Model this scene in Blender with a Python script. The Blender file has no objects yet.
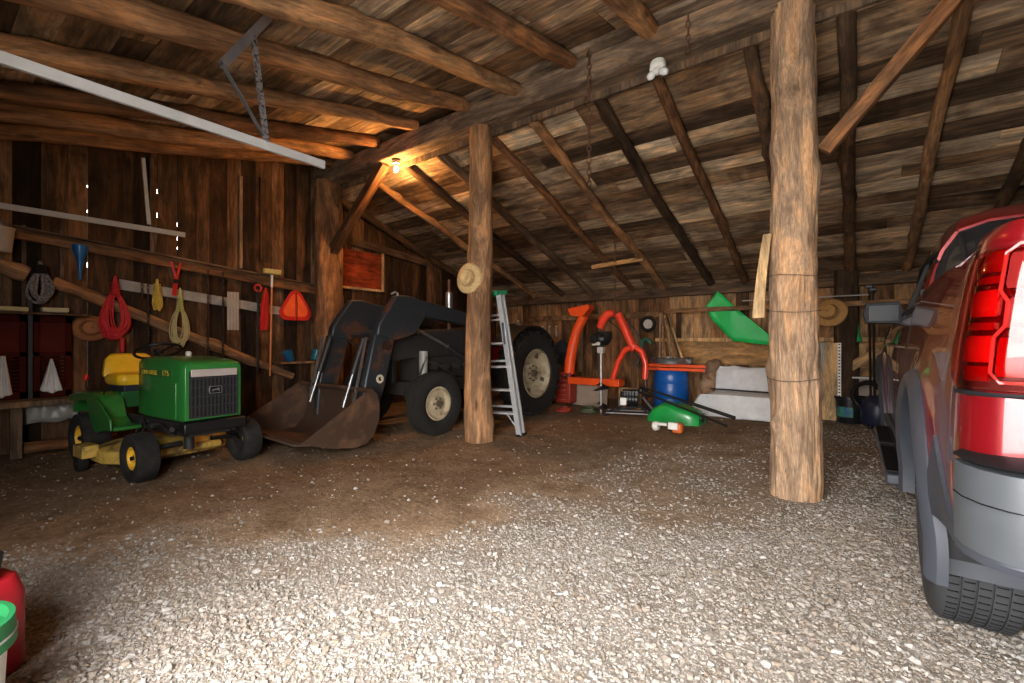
import bpy, bmesh, math, random
import numpy as np
from mathutils import Vector, Matrix, noise, Euler
random.seed(7)
PI = math.pi
S = bpy.context.scene
COL = S.collection

# ------------------------------------------------------------------ camera, sky, exposure
# world axes: x runs along the ridge beam, y runs from the open doorway to the back wall
CAMX, CAMY, CAMZ, YAW, FPX = 3.48, -4.0, 1.15, math.radians(37.03), 455.1
cd = bpy.data.cameras.new('camera'); cam = bpy.data.objects.new('camera', cd); COL.objects.link(cam)
cam.location = (CAMX, CAMY, CAMZ); cam.rotation_euler = (PI/2, 0, YAW)
cd.sensor_width = 36; cd.lens = 16; cd.clip_start = 0.02; cd.clip_end = 400
S.camera = cam
S.view_settings.view_transform = 'Standard'; S.view_settings.look = 'None'
S.view_settings.gamma = 1; S.view_settings.use_curve_mapping = False
S.view_settings.exposure = 1.12
S.cycles.use_denoising = True
S.cycles.max_bounces = 10; S.cycles.diffuse_bounces = 6; S.cycles.glossy_bounces = 4
S.cycles.sample_clamp_indirect = 6
W = bpy.data.worlds.new('sky'); S.world = W; W.use_nodes = True
nt = W.node_tree; bg = nt.nodes['Background']; bg.inputs[1].default_value = 13
tc = nt.nodes.new('ShaderNodeTexCoord'); sp = nt.nodes.new('ShaderNodeSeparateXYZ')
cr = nt.nodes.new('ShaderNodeValToRGB')
cr.color_ramp.elements[0].position = 0.0; cr.color_ramp.elements[0].color = (1.0, 0.97, 0.93, 1)
cr.color_ramp.elements[1].position = 1.0; cr.color_ramp.elements[1].color = (0.90, 0.94, 1.0, 1)
nt.links.new(tc.outputs['Generated'], sp.inputs[0]); nt.links.new(sp.outputs[2], cr.inputs[0])
nt.links.new(cr.outputs[0], bg.inputs[0])
# light portal in the open doorway behind the camera: guides the sky light in
la = bpy.data.lights.new('doorway_portal', 'AREA'); la.shape = 'RECTANGLE'; la.size = 2.3; la.size_y = 2.5
lo = bpy.data.objects.new('doorway_portal', la); COL.objects.link(lo)
lo.location = (3.07, -4.72, 1.27); lo.rotation_euler = (PI/2, 0, 0)
la.cycles.is_portal = True
# hazy daylight slanting in through the doorway from behind the camera
SUN = bpy.data.lights.new('sun', 'SUN'); SUN.energy = 3.2; SUN.angle = math.radians(32); SUN.color = (0.97, 0.98, 1.0)
so = bpy.data.objects.new('sun', SUN); COL.objects.link(so)
so.rotation_euler = Vector((-.27, .63, -.72)).to_track_quat('-Z', 'Y').to_euler()

# ------------------------------------------------------------------ where things stand
cY, sY = math.cos(YAW), math.sin(YAW)
FW = Vector((-sY, cY, 0)); RT = Vector((cY, sY, 0)); CP = Vector((CAMX, CAMY, CAMZ))
def ray(px, py): return FW + RT*((px-512)/FPX) + Vector((0, 0, (341.5-py)/FPX))
def onY(px, py, y): d = ray(px, py); return CP + d*((y-CAMY)/d.y)
def onX(px, py, x): d = ray(px, py); return CP + d*((x-CAMX)/d.x)
def onZ(px, py, z=0): d = ray(px, py); return CP + d*((z-CAMZ)/d.z)

# ------------------------------------------------------------------ mesh builder
class MB:
    def __init__(s): s.v = []; s.f = []; s.fs = []
    def add(s, vs, fs, M=None, smooth=True):
        n = len(s.v)
        s.v += [tuple(M @ Vector(p)) if M else tuple(p) for p in vs]
        s.f += [tuple(i+n for i in f) for f in fs]; s.fs += [smooth]*len(fs); return s
    def box(s, a, b, M=None):
        x0, y0, z0 = a; x1, y1, z1 = b
        vs = [(x0,y0,z0),(x1,y0,z0),(x1,y1,z0),(x0,y1,z0),(x0,y0,z1),(x1,y0,z1),(x1,y1,z1),(x0,y1,z1)]
        return s.add(vs, [(0,3,2,1),(4,5,6,7),(0,1,5,4),(1,2,6,5),(2,3,7,6),(3,0,4,7)], M)
    def cbox(s, c, sz, M=None):
        return s.box([c[i]-sz[i]/2 for i in range(3)], [c[i]+sz[i]/2 for i in range(3)], M)
    def bar(s, p0, p1, w, h, up=(0,0,1)):
        p0 = Vector(p0); p1 = Vector(p1); d = p1-p0; L = d.length
        M = frame(p0, d, up)
        return s.box((-w/2, -h/2, 0), (w/2, h/2, L), M)
    def tube(s, pts, r, n=10, closed=False, cap=True, M=None):
        pts = [Vector(p) for p in pts]; m = len(pts)
        rs = r if isinstance(r, (list, tuple)) else [r]*m
        vs = []; prev = None
        for i, p in enumerate(pts):
            if closed: t = pts[(i+1) % m]-pts[i-1]
            else: t = pts[min(i+1, m-1)]-pts[max(i-1, 0)]
            if t.length < 1e-9: t = Vector((0, 0, 1))
            t.normalize()
            if prev is None:
                a = Vector((0, 0, 1)) if abs(t.z) < .9 else Vector((1, 0, 0))
                x = t.cross(a).normalized()
            else:
                x = prev - t*prev.dot(t)
                x = x.normalized() if x.length > 1e-6 else t.orthogonal().normalized()
            prev = x; y = t.cross(x)
            vs += [p + (x*math.cos(2*PI*k/n)+y*math.sin(2*PI*k/n))*rs[i] for k in range(n)]
        fs = []
        for i in range(m if closed else m-1):
            j = (i+1) % m
            for k in range(n): fs.append((i*n+k, i*n+(k+1) % n, j*n+(k+1) % n, j*n+k))
        if cap and not closed:
            fs.append(tuple(range(n-1, -1, -1))); fs.append(tuple((m-1)*n+k for k in range(n)))
        return s.add(vs, fs, M)
    def cyl(s, p0, p1, r0, r1=None, n=20, M=None):
        return s.tube([p0, p1], [r0, r0 if r1 is None else r1], n, M=M)
    def lathe(s, prof, n=32, M=None, closed=False, caps=True):
        vs = []; m = len(prof)
        for (r, z) in prof: vs += [(r*math.cos(2*PI*k/n), r*math.sin(2*PI*k/n), z) for k in range(n)]
        fs = []
        for i in range(m if closed else m-1):
            j = (i+1) % m
            for k in range(n): fs.append((i*n+k, i*n+(k+1) % n, j*n+(k+1) % n, j*n+k))
        if not closed and caps:
            if prof[0][0] > 1e-6: fs.append(tuple(range(n-1, -1, -1)))
            if prof[-1][0] > 1e-6: fs.append(tuple((m-1)*n+k for k in range(n)))
        return s.add(vs, fs, M)
    def prism(s, poly, d0, d1, M=None):
        n = len(poly); vs = [(x, y, d0) for x, y in poly]+[(x, y, d1) for x, y in poly]
        fs = [tuple(range(n-1, -1, -1)), tuple(range(n, 2*n))]
        fs += [(i, (i+1) % n, n+(i+1) % n, n+i) for i in range(n)]
        return s.add(vs, fs, M)
    def loft(s, secs, M=None, cap=True, closed=True):
        n = len(secs[0]); vs = [p for sec in secs for p in sec]; fs = []
        for i in range(len(secs)-1):
            for k in range(n if closed else n-1):
                fs.append((i*n+k, i*n+(k+1) % n, (i+1)*n+(k+1) % n, (i+1)*n+k))
        if cap and closed:
            fs.append(tuple(range(n-1, -1, -1))); fs.append(tuple((len(secs)-1)*n+k for k in range(n)))
        return s.add(vs, fs, M)
    def ball(s, c, r, n=16, M=None):
        r = (r, r, r) if not isinstance(r, (tuple, list)) else r
        vs = []; fs = []; h = n//2
        for i in range(h+1):
            t = PI*i/h
            for k in range(n):
                a = 2*PI*k/n
                vs.append((c[0]+r[0]*math.sin(t)*math.cos(a), c[1]+r[1]*math.sin(t)*math.sin(a), c[2]+r[2]*math.cos(t)))
        for i in range(h):
            for k in range(n): fs.append((i*n+k, (i+1)*n+k, (i+1)*n+(k+1) % n, i*n+(k+1) % n))
        return s.add(vs, fs, M)
    def torus(s, c, R, r, n=32, m=10, M=None, sy=1.0):
        pts = [(c[0]+R*math.cos(2*PI*i/n), c[1]+R*sy*math.sin(2*PI*i/n), c[2]) for i in range(n)]
        return s.tube(pts, r, m, closed=True, M=M)
    def jitter(s, a, f=3.0, seed=0):
        s.v = [tuple(Vector(p)+noise.noise_vector(Vector(p)*f+Vector((seed, seed*2.1, 0)))*a) for p in s.v]; return s
    def build(s, name, mat, parent=None, bevel=0, sub=0, solid=0, angle=38, loc=None, rot=None, weld=False):
        me = bpy.data.meshes.new(name); me.from_pydata(s.v, [], s.f)
        if weld:
            bm = bmesh.new(); bm.from_mesh(me); bmesh.ops.remove_doubles(bm, verts=bm.verts, dist=1e-4)
            bmesh.ops.recalc_face_normals(bm, faces=bm.faces); bm.to_mesh(me); bm.free()
        me.materials.append(mat)
        me.polygons.foreach_set('use_smooth', [True]*len(me.polygons))
        try: me.set_sharp_from_angle(angle=math.radians(angle))
        except Exception: pass
        me.update()
        o = bpy.data.objects.new(name, me); COL.objects.link(o)
        if parent: o.parent = parent
        if loc is not None: o.location = loc
        if rot is not None: o.rotation_euler = rot
        if solid:
            m = o.modifiers.new('solidify', 'SOLIDIFY'); m.thickness = solid; m.offset = 0
        if bevel:
            m = o.modifiers.new('bevel', 'BEVEL'); m.width = bevel; m.segments = 2; m.limit_method = 'ANGLE'; m.angle_limit = math.radians(40)
        if sub:
            m = o.modifiers.new('subdivision', 'SUBSURF'); m.levels = sub; m.render_levels = sub
        return o

def frame(p, d, up=(0, 0, 1)):
    z = Vector(d).normalized(); u = Vector(up)
    if abs(z.dot(u.normalized())) > .98: u = Vector((0, 1, 0))
    x = u.cross(z).normalized(); y = z.cross(x)
    M = Matrix((x, y, z)).transposed().to_4x4(); M.translation = Vector(p); return M
def T(x=0, y=0, z=0): return Matrix.Translation((x, y, z))
def R(ax, deg): return Matrix.Rotation(math.radians(deg), 4, ax)

def tag(o, label, cat, group=None, kind=None):
    o['label'] = label; o['category'] = cat
    if group: o['group'] = group
    if kind: o['kind'] = kind
    return o
def thing(name, label, cat, loc=(0, 0, 0), rz=0, group=None, rot=None):
    o = bpy.data.objects.new(name, None); COL.objects.link(o)
    o.location = loc; o.rotation_euler = rot if rot else (0, 0, rz); o.empty_display_size = .1
    return tag(o, label, cat, group)
def struct(o): o['kind'] = 'structure'; return o
def text_mesh(name, body, size, mat, parent, M, ext=0.001, sx=1.0):
    cu = bpy.data.curves.new(name+'_c', 'FONT'); cu.body = body; cu.size = size; cu.extrude = ext
    cu.align_x = 'CENTER'; cu.align_y = 'CENTER'
    t = bpy.data.objects.new(name+'_c', cu); COL.objects.link(t)
    me = bpy.data.meshes.new_from_object(t.evaluated_get(bpy.context.evaluated_depsgraph_get()))
    bpy.data.objects.remove(t); bpy.data.curves.remove(cu)
    me.name = name; me.materials.clear(); me.materials.append(mat)
    me.transform(M @ Matrix.Diagonal((sx, 1, 1, 1)))
    o = bpy.data.objects.new(name, me); COL.objects.link(o); o.parent = parent; return o

# ------------------------------------------------------------------ materials
MATS = {}
def nodes(name):
    m = bpy.data.materials.new(name); m.use_nodes = True; t = m.node_tree; b = t.nodes['Principled BSDF']; return m, t, b
def ramp(t, stops):
    r = t.nodes.new('ShaderNodeValToRGB'); e = r.color_ramp.elements
    while len(e) < len(stops): e.new(0.5)
    for i, (p, c) in enumerate(stops):
        e[i].position = p; e[i].color = (*c, 1) if len(c) == 3 else c
    return r
def nz(t, vec, scale, detail=5, rough=.6, dist=0):
    n = t.nodes.new('ShaderNodeTexNoise'); n.inputs['Scale'].default_value = scale; n.inputs['Detail'].default_value = detail
    n.inputs['Roughness'].default_value = rough; n.inputs['Distortion'].default_value = dist
    t.links.new(vec, n.inputs['Vector']); return n
def mix(t, mode, fac, a, b):
    m = t.nodes.new('ShaderNodeMix'); m.data_type = 'RGBA'; m.blend_type = mode
    def s(k, v):
        if isinstance(v, (int, float)): m.inputs[k].default_value = v
        elif isinstance(v, tuple): m.inputs[k].default_value = (*v, 1)
        else: t.links.new(v, m.inputs[k])
    s(0, fac); s(6, a); s(7, b); return m.outputs[2]
def bump(t, b, h, strength=.3, dist=.01):
    n = t.nodes.new('ShaderNodeBump'); n.inputs['Strength'].default_value = strength; n.inputs['Distance'].default_value = dist
    t.links.new(h, n.inputs['Height']); t.links.new(n.outputs[0], b.inputs['Normal'])
def plain(name, col, rough=.5, metal=0, coat=0, var=.12, scale=8, bmp=0.05, coatr=.05, spec=.5):
    if name in MATS: return MATS[name]
    m, t, b = nodes(name)
    tc = t.nodes.new('ShaderNodeTexCoord')
    n = nz(t, tc.outputs['Object'], scale, 5)
    r = ramp(t, [(.3, tuple(c*(1-var) for c in col)), (.7, tuple(min(1, c*(1+var)) for c in col))])
    t.links.new(n.outputs[0], r.inputs[0]); t.links.new(r.outputs[0], b.inputs['Base Color'])
    b.inputs['Roughness'].default_value = rough; b.inputs['Metallic'].default_value = metal
    b.inputs['Coat Weight'].default_value = coat; b.inputs['Coat Roughness'].default_value = coatr
    b.inputs['Specular IOR Level'].default_value = spec
    if bmp: bump(t, b, nz(t, tc.outputs['Object'], scale*9, 4).outputs[0], bmp, .003)
    MATS[name] = m; return m
def worn(name, col, dirt, amount=.5, rough=.6, metal=0, scale=6, bmp=.15):
    if name in MATS: return MATS[name]
    m, t, b = nodes(name); tc = t.nodes.new('ShaderNodeTexCoord')
    n = nz(t, tc.outputs['Object'], scale, 8, .65, .4)
    r = ramp(t, [(amount-.08, dirt), (amount+.08, col)])
    t.links.new(n.outputs[0], r.inputs[0]); t.links.new(r.outputs[0], b.inputs['Base Color'])
    b.inputs['Roughness'].default_value = rough; b.inputs['Metallic'].default_value = metal
    bump(t, b, nz(t, tc.outputs['Object'], scale*8, 5).outputs[0], bmp, .004)
    MATS[name] = m; return m
def wood(name, tones, axis='z', grain=1.0, island=True, knots=.5, rough=.85, bmp=.5, stain=.5):
    """tones: list of colours from dark to light; grain runs along axis"""
    if name in MATS: return MATS[name]
    m, t, b = nodes(name); L = t.links.new
    tc = t.nodes.new('ShaderNodeTexCoord'); mp = t.nodes.new('ShaderNodeMapping')
    sc = {'x': (.09, 1, 1), 'y': (1, .09, 1), 'z': (1, 1, .09)}[axis]
    mp.inputs['Scale'].default_value = sc
    geo = t.nodes.new('ShaderNodeNewGeometry')
    if island:
        va = t.nodes.new('ShaderNodeVectorMath'); va.operation = 'MULTIPLY_ADD'
        cm = t.nodes.new('ShaderNodeCombineXYZ')
        for i in range(3): L(geo.outputs['Random Per Island'], cm.inputs[i])
        va.inputs[1].default_value = (37, 23, 51); L(cm.outputs[0], va.inputs[0]); L(tc.outputs['Object'], va.inputs[2])
        L(va.outputs[0], mp.inputs[0]); rnd = geo.outputs['Random Per Island']; base = va.outputs[0]
    else:
        oi = t.nodes.new('ShaderNodeObjectInfo'); va = t.nodes.new('ShaderNodeVectorMath'); va.operation = 'MULTIPLY_ADD'
        cm = t.nodes.new('ShaderNodeCombineXYZ')
        for i in range(3): L(oi.outputs['Random'], cm.inputs[i])
        va.inputs[1].default_value = (37, 23, 51); L(cm.outputs[0], va.inputs[0]); L(tc.outputs['Object'], va.inputs[2])
        L(va.outputs[0], mp.inputs[0]); rnd = oi.outputs['Random']; base = va.outputs[0]
    n1 = nz(t, mp.outputs[0], 9*grain, 9, .68, 1.1)
    n2 = nz(t, mp.outputs[0], 55*grain, 4, .6)
    n3 = nz(t, base, 1.6, 4, .6, .6)
    k = len(tones); stops = [(i/(k-1), c) for i, c in enumerate(tones)]
    cr_ = ramp(t, stops)
    ma = t.nodes.new('ShaderNodeMath'); ma.operation = 'MULTIPLY_ADD'; ma.inputs[1].default_value = .75; ma.inputs[2].default_value = -.28
    L(rnd, ma.inputs[0])
    mb = t.nodes.new('ShaderNodeMath'); mb.operation = 'MULTIPLY_ADD'; mb.inputs[1].default_value = .9
    L(n1.outputs[0], mb.inputs[0]); L(ma.outputs[0], mb.inputs[2]); L(mb.outputs[0], cr_.inputs[0])
    fine = ramp(t, [(.35, (.55, .55, .55)), (.62, (1.15, 1.15, 1.15))]); L(n2.outputs[0], fine.inputs[0])
    c = mix(t, 'MULTIPLY', .8, cr_.outputs[0], fine.outputs[0])
    ml = t.nodes.new('ShaderNodeMapping'); ml.inputs['Scale'].default_value = tuple(.22 if q < .5 else 1 for q in sc); L(base, ml.inputs[0])
    n4 = nz(t, ml.outputs[0], 4.5, 6, .7, 1.6); lt_ = ramp(t, [(.42, (.62, .60, .60)), (.50, (1, 1, 1)), (.60, (1.75, 1.5, 1.2))]); L(n4.outputs[0], lt_.inputs[0])
    c = mix(t, 'MULTIPLY', .85, c, lt_.outputs[0])
    st = ramp(t, [(.36, (.28, .22, .18)), (.55, (1, 1, 1))]); L(n3.outputs[0], st.inputs[0])
    c = mix(t, 'MULTIPLY', stain, c, st.outputs[0])
    if knots:
        mk = t.nodes.new('ShaderNodeMapping'); mk.inputs['Scale'].default_value = tuple(.32 if q < .5 else 1 for q in sc); L(base, mk.inputs[0])
        vo = t.nodes.new('ShaderNodeTexVoronoi'); vo.inputs['Scale'].default_value = 5.5; L(mk.outputs[0], vo.inputs['Vector'])
        kr = ramp(t, [(.07, (.12, .06, .03)), (.17, (1, 1, 1))]); L(vo.outputs['Distance'], kr.inputs[0])
        c = mix(t, 'MULTIPLY', knots, c, kr.outputs[0])
    L(c, b.inputs['Base Color']); b.inputs['Roughness'].default_value = rough; b.inputs['Specular IOR Level'].default_value = .25
    bump(t, b, n2.outputs[0], bmp, .004)
    MATS[name] = m; return m

ROOF = wood('roof_boards', [(.030, .016, .009), (.12, .072, .040), (.27, .17, .095), (.45, .32, .205), (.78, .60, .39)], 'x', .6, stain=.75)
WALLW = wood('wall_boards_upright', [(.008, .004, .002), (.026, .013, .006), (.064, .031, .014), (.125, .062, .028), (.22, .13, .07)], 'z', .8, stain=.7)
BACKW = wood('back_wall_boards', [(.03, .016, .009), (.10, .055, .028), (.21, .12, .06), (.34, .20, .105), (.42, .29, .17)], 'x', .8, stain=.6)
LOG = wood('peeled_log', [(.06, .026, .012), (.19, .088, .038), (.31, .155, .07), (.44, .25, .12)], 'z', .9, island=False, knots=.7)
LOGDARK = wood('weathered_dark_log', [(.02, .012, .008), (.07, .04, .022), (.13, .075, .042), (.20, .125, .07)], 'z', 1.1, island=False, knots=.5)
LOGGREY = wood('grey_beam_timber', [(.045, .028, .018), (.13, .085, .053), (.23, .16, .105), (.31, .23, .16)], 'z', .8, island=False, knots=.5)
BARK = wood('post_bark', [(.09, .045, .022), (.28, .165, .095), (.42, .28, .175), (.64, .50, .36)], 'z', 3.2, island=False, knots=.4, stain=.35, bmp=1.0)
PINE = wood('pale_pine_board', [(.25, .14, .06), (.45, .28, .13), (.58, .40, .21)], 'z', .9, island=False, knots=.5, stain=.3)
OSB = wood('particle_panel', [(.28, .16, .07), (.50, .33, .16), (.62, .45, .25)], 'z', 3.0, island=False, knots=.3, stain=.3)
BLACKM = plain('black_metal', (.012, .012, .013), .4, .3)
RUBBER = plain('tyre_rubber', (.018, .017, .016), .85, 0, var=.3, bmp=.3, spec=.2)
STEEL = plain('galvanised_steel', (.42, .43, .44), .38, .9, var=.2)
GREYP = plain('white_painted_steel', (.42, .41, .39), .45, .1)
RED = plain('red_plastic', (.55, .015, .012), .4)
REDROPE = plain('red_cord', (.50, .012, .015), .6)
YEL = plain('yellow_rope', (.62, .42, .06), .8)
WHITE = plain('white_cloth', (.66, .66, .66), .9, bmp=.2)
ORANGE = plain('orange_paint', (.82, .085, .012), .35, coat=.4)
POSTW = wood('peeled_post', [(.14, .065, .03), (.33, .18, .09), (.46, .29, .165), (.60, .42, .26)], 'z', 1.1, island=False, knots=.7, stain=.35, bmp=.8)
GREEN = plain('mower_green', (.022, .17, .03), .32, coat=.5, var=.1)
MYEL = plain('mower_yellow', (.80, .46, .03), .45)

# ================================================================== the barn
XL, XR, YB, YF = -3.45, 8.0, 4.55, -4.75
def roofL(y): return 3.98 + .22*y          # underside of the boards, y < 0
def roofR(y): return 3.70 - .334*y         # underside of the boards, y > 0

# gravel and dirt floor
def ground_mat():
    m, t, b = nodes('dirt_floor'); L = t.links.new
    tc = t.nodes.new('ShaderNodeTexCoord'); sp = t.nodes.new('ShaderNodeSeparateXYZ'); L(tc.outputs['Object'], sp.inputs[0])
    n1 = nz(t, tc.outputs['Object'], 1.1, 6, .6, .5); n2 = nz(t, tc.outputs['Object'], 28, 8, .7); n3 = nz(t, tc.outputs['Object'], 6, 6, .65)
    at = t.nodes.new('ShaderNodeAttribute'); at.attribute_name = 'gravel_share'   # where crushed stone was spread
    a3 = t.nodes.new('ShaderNodeMath'); a3.operation = 'MULTIPLY_ADD'; a3.inputs[1].default_value = .5; L(n1.outputs[0], a3.inputs[0]); L(at.outputs['Fac'], a3.inputs[2])
    r1 = ramp(t, [(.12, (.18, .108, .058)), (.42, (.34, .235, .15)), (.75, (.32, .25, .185)), (1.0, (.31, .27, .225))]); L(a3.outputs[0], r1.inputs[0])
    r2 = ramp(t, [(.32, (.6, .57, .55)), (.62, (1.15, 1.15, 1.15))]); L(n2.outputs[0], r2.inputs[0])
    r3 = ramp(t, [(.35, (.75, .72, .68)), (.6, (1.1, 1.1, 1.1))]); L(n3.outputs[0], r3.inputs[0])
    c = mix(t, 'MULTIPLY', 1, r1.outputs[0], r2.outputs[0]); c = mix(t, 'MULTIPLY', 1, c, r3.outputs[0])
    L(c, b.inputs['Base Color']); b.inputs['Roughness'].default_value = .95; b.inputs['Specular IOR Level'].default_value = .15
    bump(t, b, n2.outputs[0], 1.0, .02); return m
def share(x, y):
    s_ = .46 + (x-1.6)*(.50 if x > 1.6 else .40) + .34*(-2.1-min(y, -.6)) + .45*noise.noise(Vector((x*.8, y*.8, 9))) + .35*noise.noise(Vector((x*2.6, y*2.6, 4)))
    if y > -.6: s_ -= .08*(y+.6)
    return max(0., min(1., s_))
def gz(x, y): return .018*noise.noise(Vector((x*.9, y*.9, 3))) + .006*noise.noise(Vector((x*4, y*4, 1))) - .004
mb = MB(); nx, ny = 230, 190
x0, x1, y0, y1 = XL-.1, XR+.1, -5.2, YB+.1
vs = []; fs = []
for j in range(ny+1):
    for i in range(nx+1):
        x = x0+(x1-x0)*i/nx; y = y0+(y1-y0)*j/ny; vs.append((x, y, gz(x, y)))
for j in range(ny):
    for i in range(nx):
        a = j*(nx+1)+i; fs.append((a, a+1, a+nx+2, a+nx+1))
mb.add(vs, fs); floor = struct(mb.build('floor', ground_mat(), angle=180))
at_ = floor.data.attributes.new('gravel_share', 'FLOAT', 'POINT')
at_.data.foreach_set('value', [share(v_[0], v_[1]) for v_ in vs])

# yard in front of the open doorway
mb = MB(); mb.box((-25, -30, -.12), (35, -5.15, -.02))
yard = struct(mb.build('ground', plain('yard_gravel', (.5, .48, .45), .95, var=.2, scale=2)))

# loose crushed stone lying on the floor
def stones():
    rng = np.random.default_rng(3)
    ph = (1+5**.5)/2
    ico = np.array([(-1,ph,0),(1,ph,0),(-1,-ph,0),(1,-ph,0),(0,-1,ph),(0,1,ph),(0,-1,-ph),(0,1,-ph),(ph,0,-1),(ph,0,1),(-ph,0,-1),(-ph,0,1)])/1.9
    tri = np.array([(0,11,5),(0,5,1),(0,1,7),(0,7,10),(0,10,11),(1,5,9),(5,11,4),(11,10,2),(10,7,6),(7,1,8),(3,9,4),(3,4,2),(3,2,6),(3,6,8),(3,8,9),(4,9,5),(2,4,11),(6,2,10),(8,6,7),(9,8,1)])
    N = 760000
    x = rng.uniform(XL+.1, 5.6, N); y = -4.1 + 8.5*rng.uniform(0, 1, N)**1.6
    d = np.hypot(x-CAMX, y-CAMY)
    w = np.array([share(a, b) for a, b in zip(x, y)]); w = .015+.985*w**1.9
    w *= np.clip((3.0/np.maximum(d, .5))**1.5, .05, 1.0)
    keep = rng.uniform(0, 1, N) < w
    x = x[keep]; y = y[keep]; d = d[keep]; n = len(x)
    s = rng.lognormal(math.log(.0050), .48, n); s = np.clip(s, .003, .019)*np.clip(.8+d*.06, .8, 1.2)
    z = np.array([gz(a, b) for a, b in zip(x, y)])
    sc = rng.uniform(.6, 1.3, (n, 3)); sc[:, 2] *= .7
    ang = rng.uniform(0, 2*PI, n)
    V = ico[None]*rng.uniform(.55, 1.35, (n, 12, 1))*sc[:, None]*s[:, None, None]
    c, q = np.cos(ang)[:, None], np.sin(ang)[:, None]
    X = V[..., 0]*c - V[..., 1]*q + x[:, None]; Y = V[..., 0]*q + V[..., 1]*c + y[:, None]; Z = V[..., 2] + (z+s*.30)[:, None]
    co = np.stack([X, Y, Z], -1).reshape(-1, 3).astype(np.float32)
    F = (tri[None]+(np.arange(n)*12)[:, None, None]).reshape(-1).astype(np.int32)
    me = bpy.data.meshes.new('gravel'); me.vertices.add(len(co)); me.vertices.foreach_set('co', co.ravel())
    nf = n*20; me.loops.add(nf*3); me.loops.foreach_set('vertex_index', F)
    me.polygons.add(nf); me.polygons.foreach_set('loop_start', np.arange(0, nf*3, 3, dtype=np.int32)); me.polygons.foreach_set('loop_total', np.full(nf, 3, np.int32))
    me.update(calc_edges=True); me.shade_flat()
    m, t, b = nodes('crushed_stone'); L = t.links.new
    g = t.nodes.new('ShaderNodeNewGeometry'); tc = t.nodes.new('ShaderNodeTexCoord')
    sp = t.nodes.new('ShaderNodeSeparateXYZ'); L(tc.outputs['Object'], sp.inputs[0])
    r = ramp(t, [(0, (.20, .155, .115)), (.35, (.245, .21, .175)), (.8, (.30, .272, .24)), (1, (.40, .375, .345))]); L(g.outputs['Random Per Island'], r.inputs[0])
    # dust from the floor colours the stone further in
    a = t.nodes.new('ShaderNodeMath'); a.operation = 'MULTIPLY_ADD'; a.inputs[1].default_value = .17; a.inputs[2].default_value = .18; L(sp.outputs[1], a.inputs[0])
    a2 = t.nodes.new('ShaderNodeMath'); a2.operation = 'MULTIPLY_ADD'; a2.inputs[1].default_value = -.10; a2.use_clamp = True; L(sp.outputs[0], a2.inputs[0]); L(a.outputs[0], a2.inputs[2])
    nn = nz(t, tc.outputs['Object'], .8, 4)
    a3 = t.nodes.new('ShaderNodeMath'); a3.operation = 'ADD'; a3.inputs[1].default_value = 0; L(a2.outputs[0], a3.inputs[0]); a3.use_clamp = True
    mm = t.nodes.new('ShaderNodeMath'); mm.operation = 'MULTIPLY_ADD'; mm.inputs[1].default_value = .8; mm.use_clamp = True; L(nn.outputs[0], mm.inputs[0]); L(a3.outputs[0], mm.inputs[2])
    mm2 = t.nodes.new('ShaderNodeMath'); mm2.operation = 'SUBTRACT'; mm2.inputs[1].default_value = .35; mm2.use_clamp = True; L(mm.outputs[0], mm2.inputs[0])
    L(mix(t, 'MIX', mm2.outputs[0], r.outputs[0], (.24, .165, .105)), b.inputs['Base Color'])
    b.inputs['Roughness'].default_value = .9; b.inputs['Specular IOR Level'].default_value = .2
    me.materials.append(m)
    o = bpy.data.objects.new('gravel', me); COL.objects.link(o)
    tag(o, 'pale crushed stone scattered over the brown dirt floor', 'gravel', kind='stuff')
stones()

# walls of upright boards; gaps between a few boards let daylight through
def upright_wall(name, along, fixed, a0, a1, top, inward, gaps=(), mat=WALLW, wmin=.14, wmax=.26, z0=-.05):
    mb = MB(); a = a0; i = 0
    while a < a1-.02:
        w = min(random.uniform(wmin, wmax), a1-a); g = 0.0
        b = a+w
        for gp in gaps:
            if a < gp < b: b = gp
        g = .007 if any(abs(b-gp) < 1e-6 for gp in gaps) else -.004
        d = random.uniform(0, .016) ; th = .022
        lo_, hi_ = (fixed-th-d, fixed-d) if inward > 0 else (fixed+d, fixed+d+th)
        zt0, zt1 = top(a), top(b)
        A, B = a, b-g
        if along == 'y': vs = [(lo_, A, z0), (hi_, A, z0), (hi_, B, z0), (lo_, B, z0), (lo_, A, zt0), (hi_, A, zt0), (hi_, B, zt1), (lo_, B, zt1)]
        else: vs = [(A, lo_, z0), (B, lo_, z0), (B, hi_, z0), (A, hi_, z0), (A, lo_, zt0), (B, lo_, zt1), (B, hi_, zt1), (A, hi_, zt0)]
        mb.add(vs, [(0,3,2,1),(4,5,6,7),(0,1,5,4),(1,2,6,5),(2,3,7,6),(3,0,4,7)])
        a = b; i += 1
    return struct(mb.build(name, mat))
gapys = [onX(88, 200, XL).y, onX(158, 200, XL).y, onX(178, 210, XL).y]
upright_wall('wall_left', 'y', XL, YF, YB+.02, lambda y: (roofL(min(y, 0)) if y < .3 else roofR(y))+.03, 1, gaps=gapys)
# battens behind two of the gaps leave only spots of daylight
mb = MB()
for gy, spots in ((gapys[0], ((184, 187), (209, 212), (262, 267))), (gapys[1], ((188, 193), (212, 217))), (gapys[2], ((222, 226), (236, 240), (246, 249)))):
    px = {gapys[0]: 88, gapys[1]: 158, gapys[2]: 178}[gy]
    zs = [3.9]
    for s0, s1 in spots: zs += [onX(px, s0, XL).z, onX(px, s1, XL).z]
    zs += [-.05]
    for k in range(0, len(zs), 2):
        mb.box((XL-.065, gy-.03, zs[k+1]), (XL-.042, gy+.03, zs[k]))
struct(mb.build('trim_1', WALLW))

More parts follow.
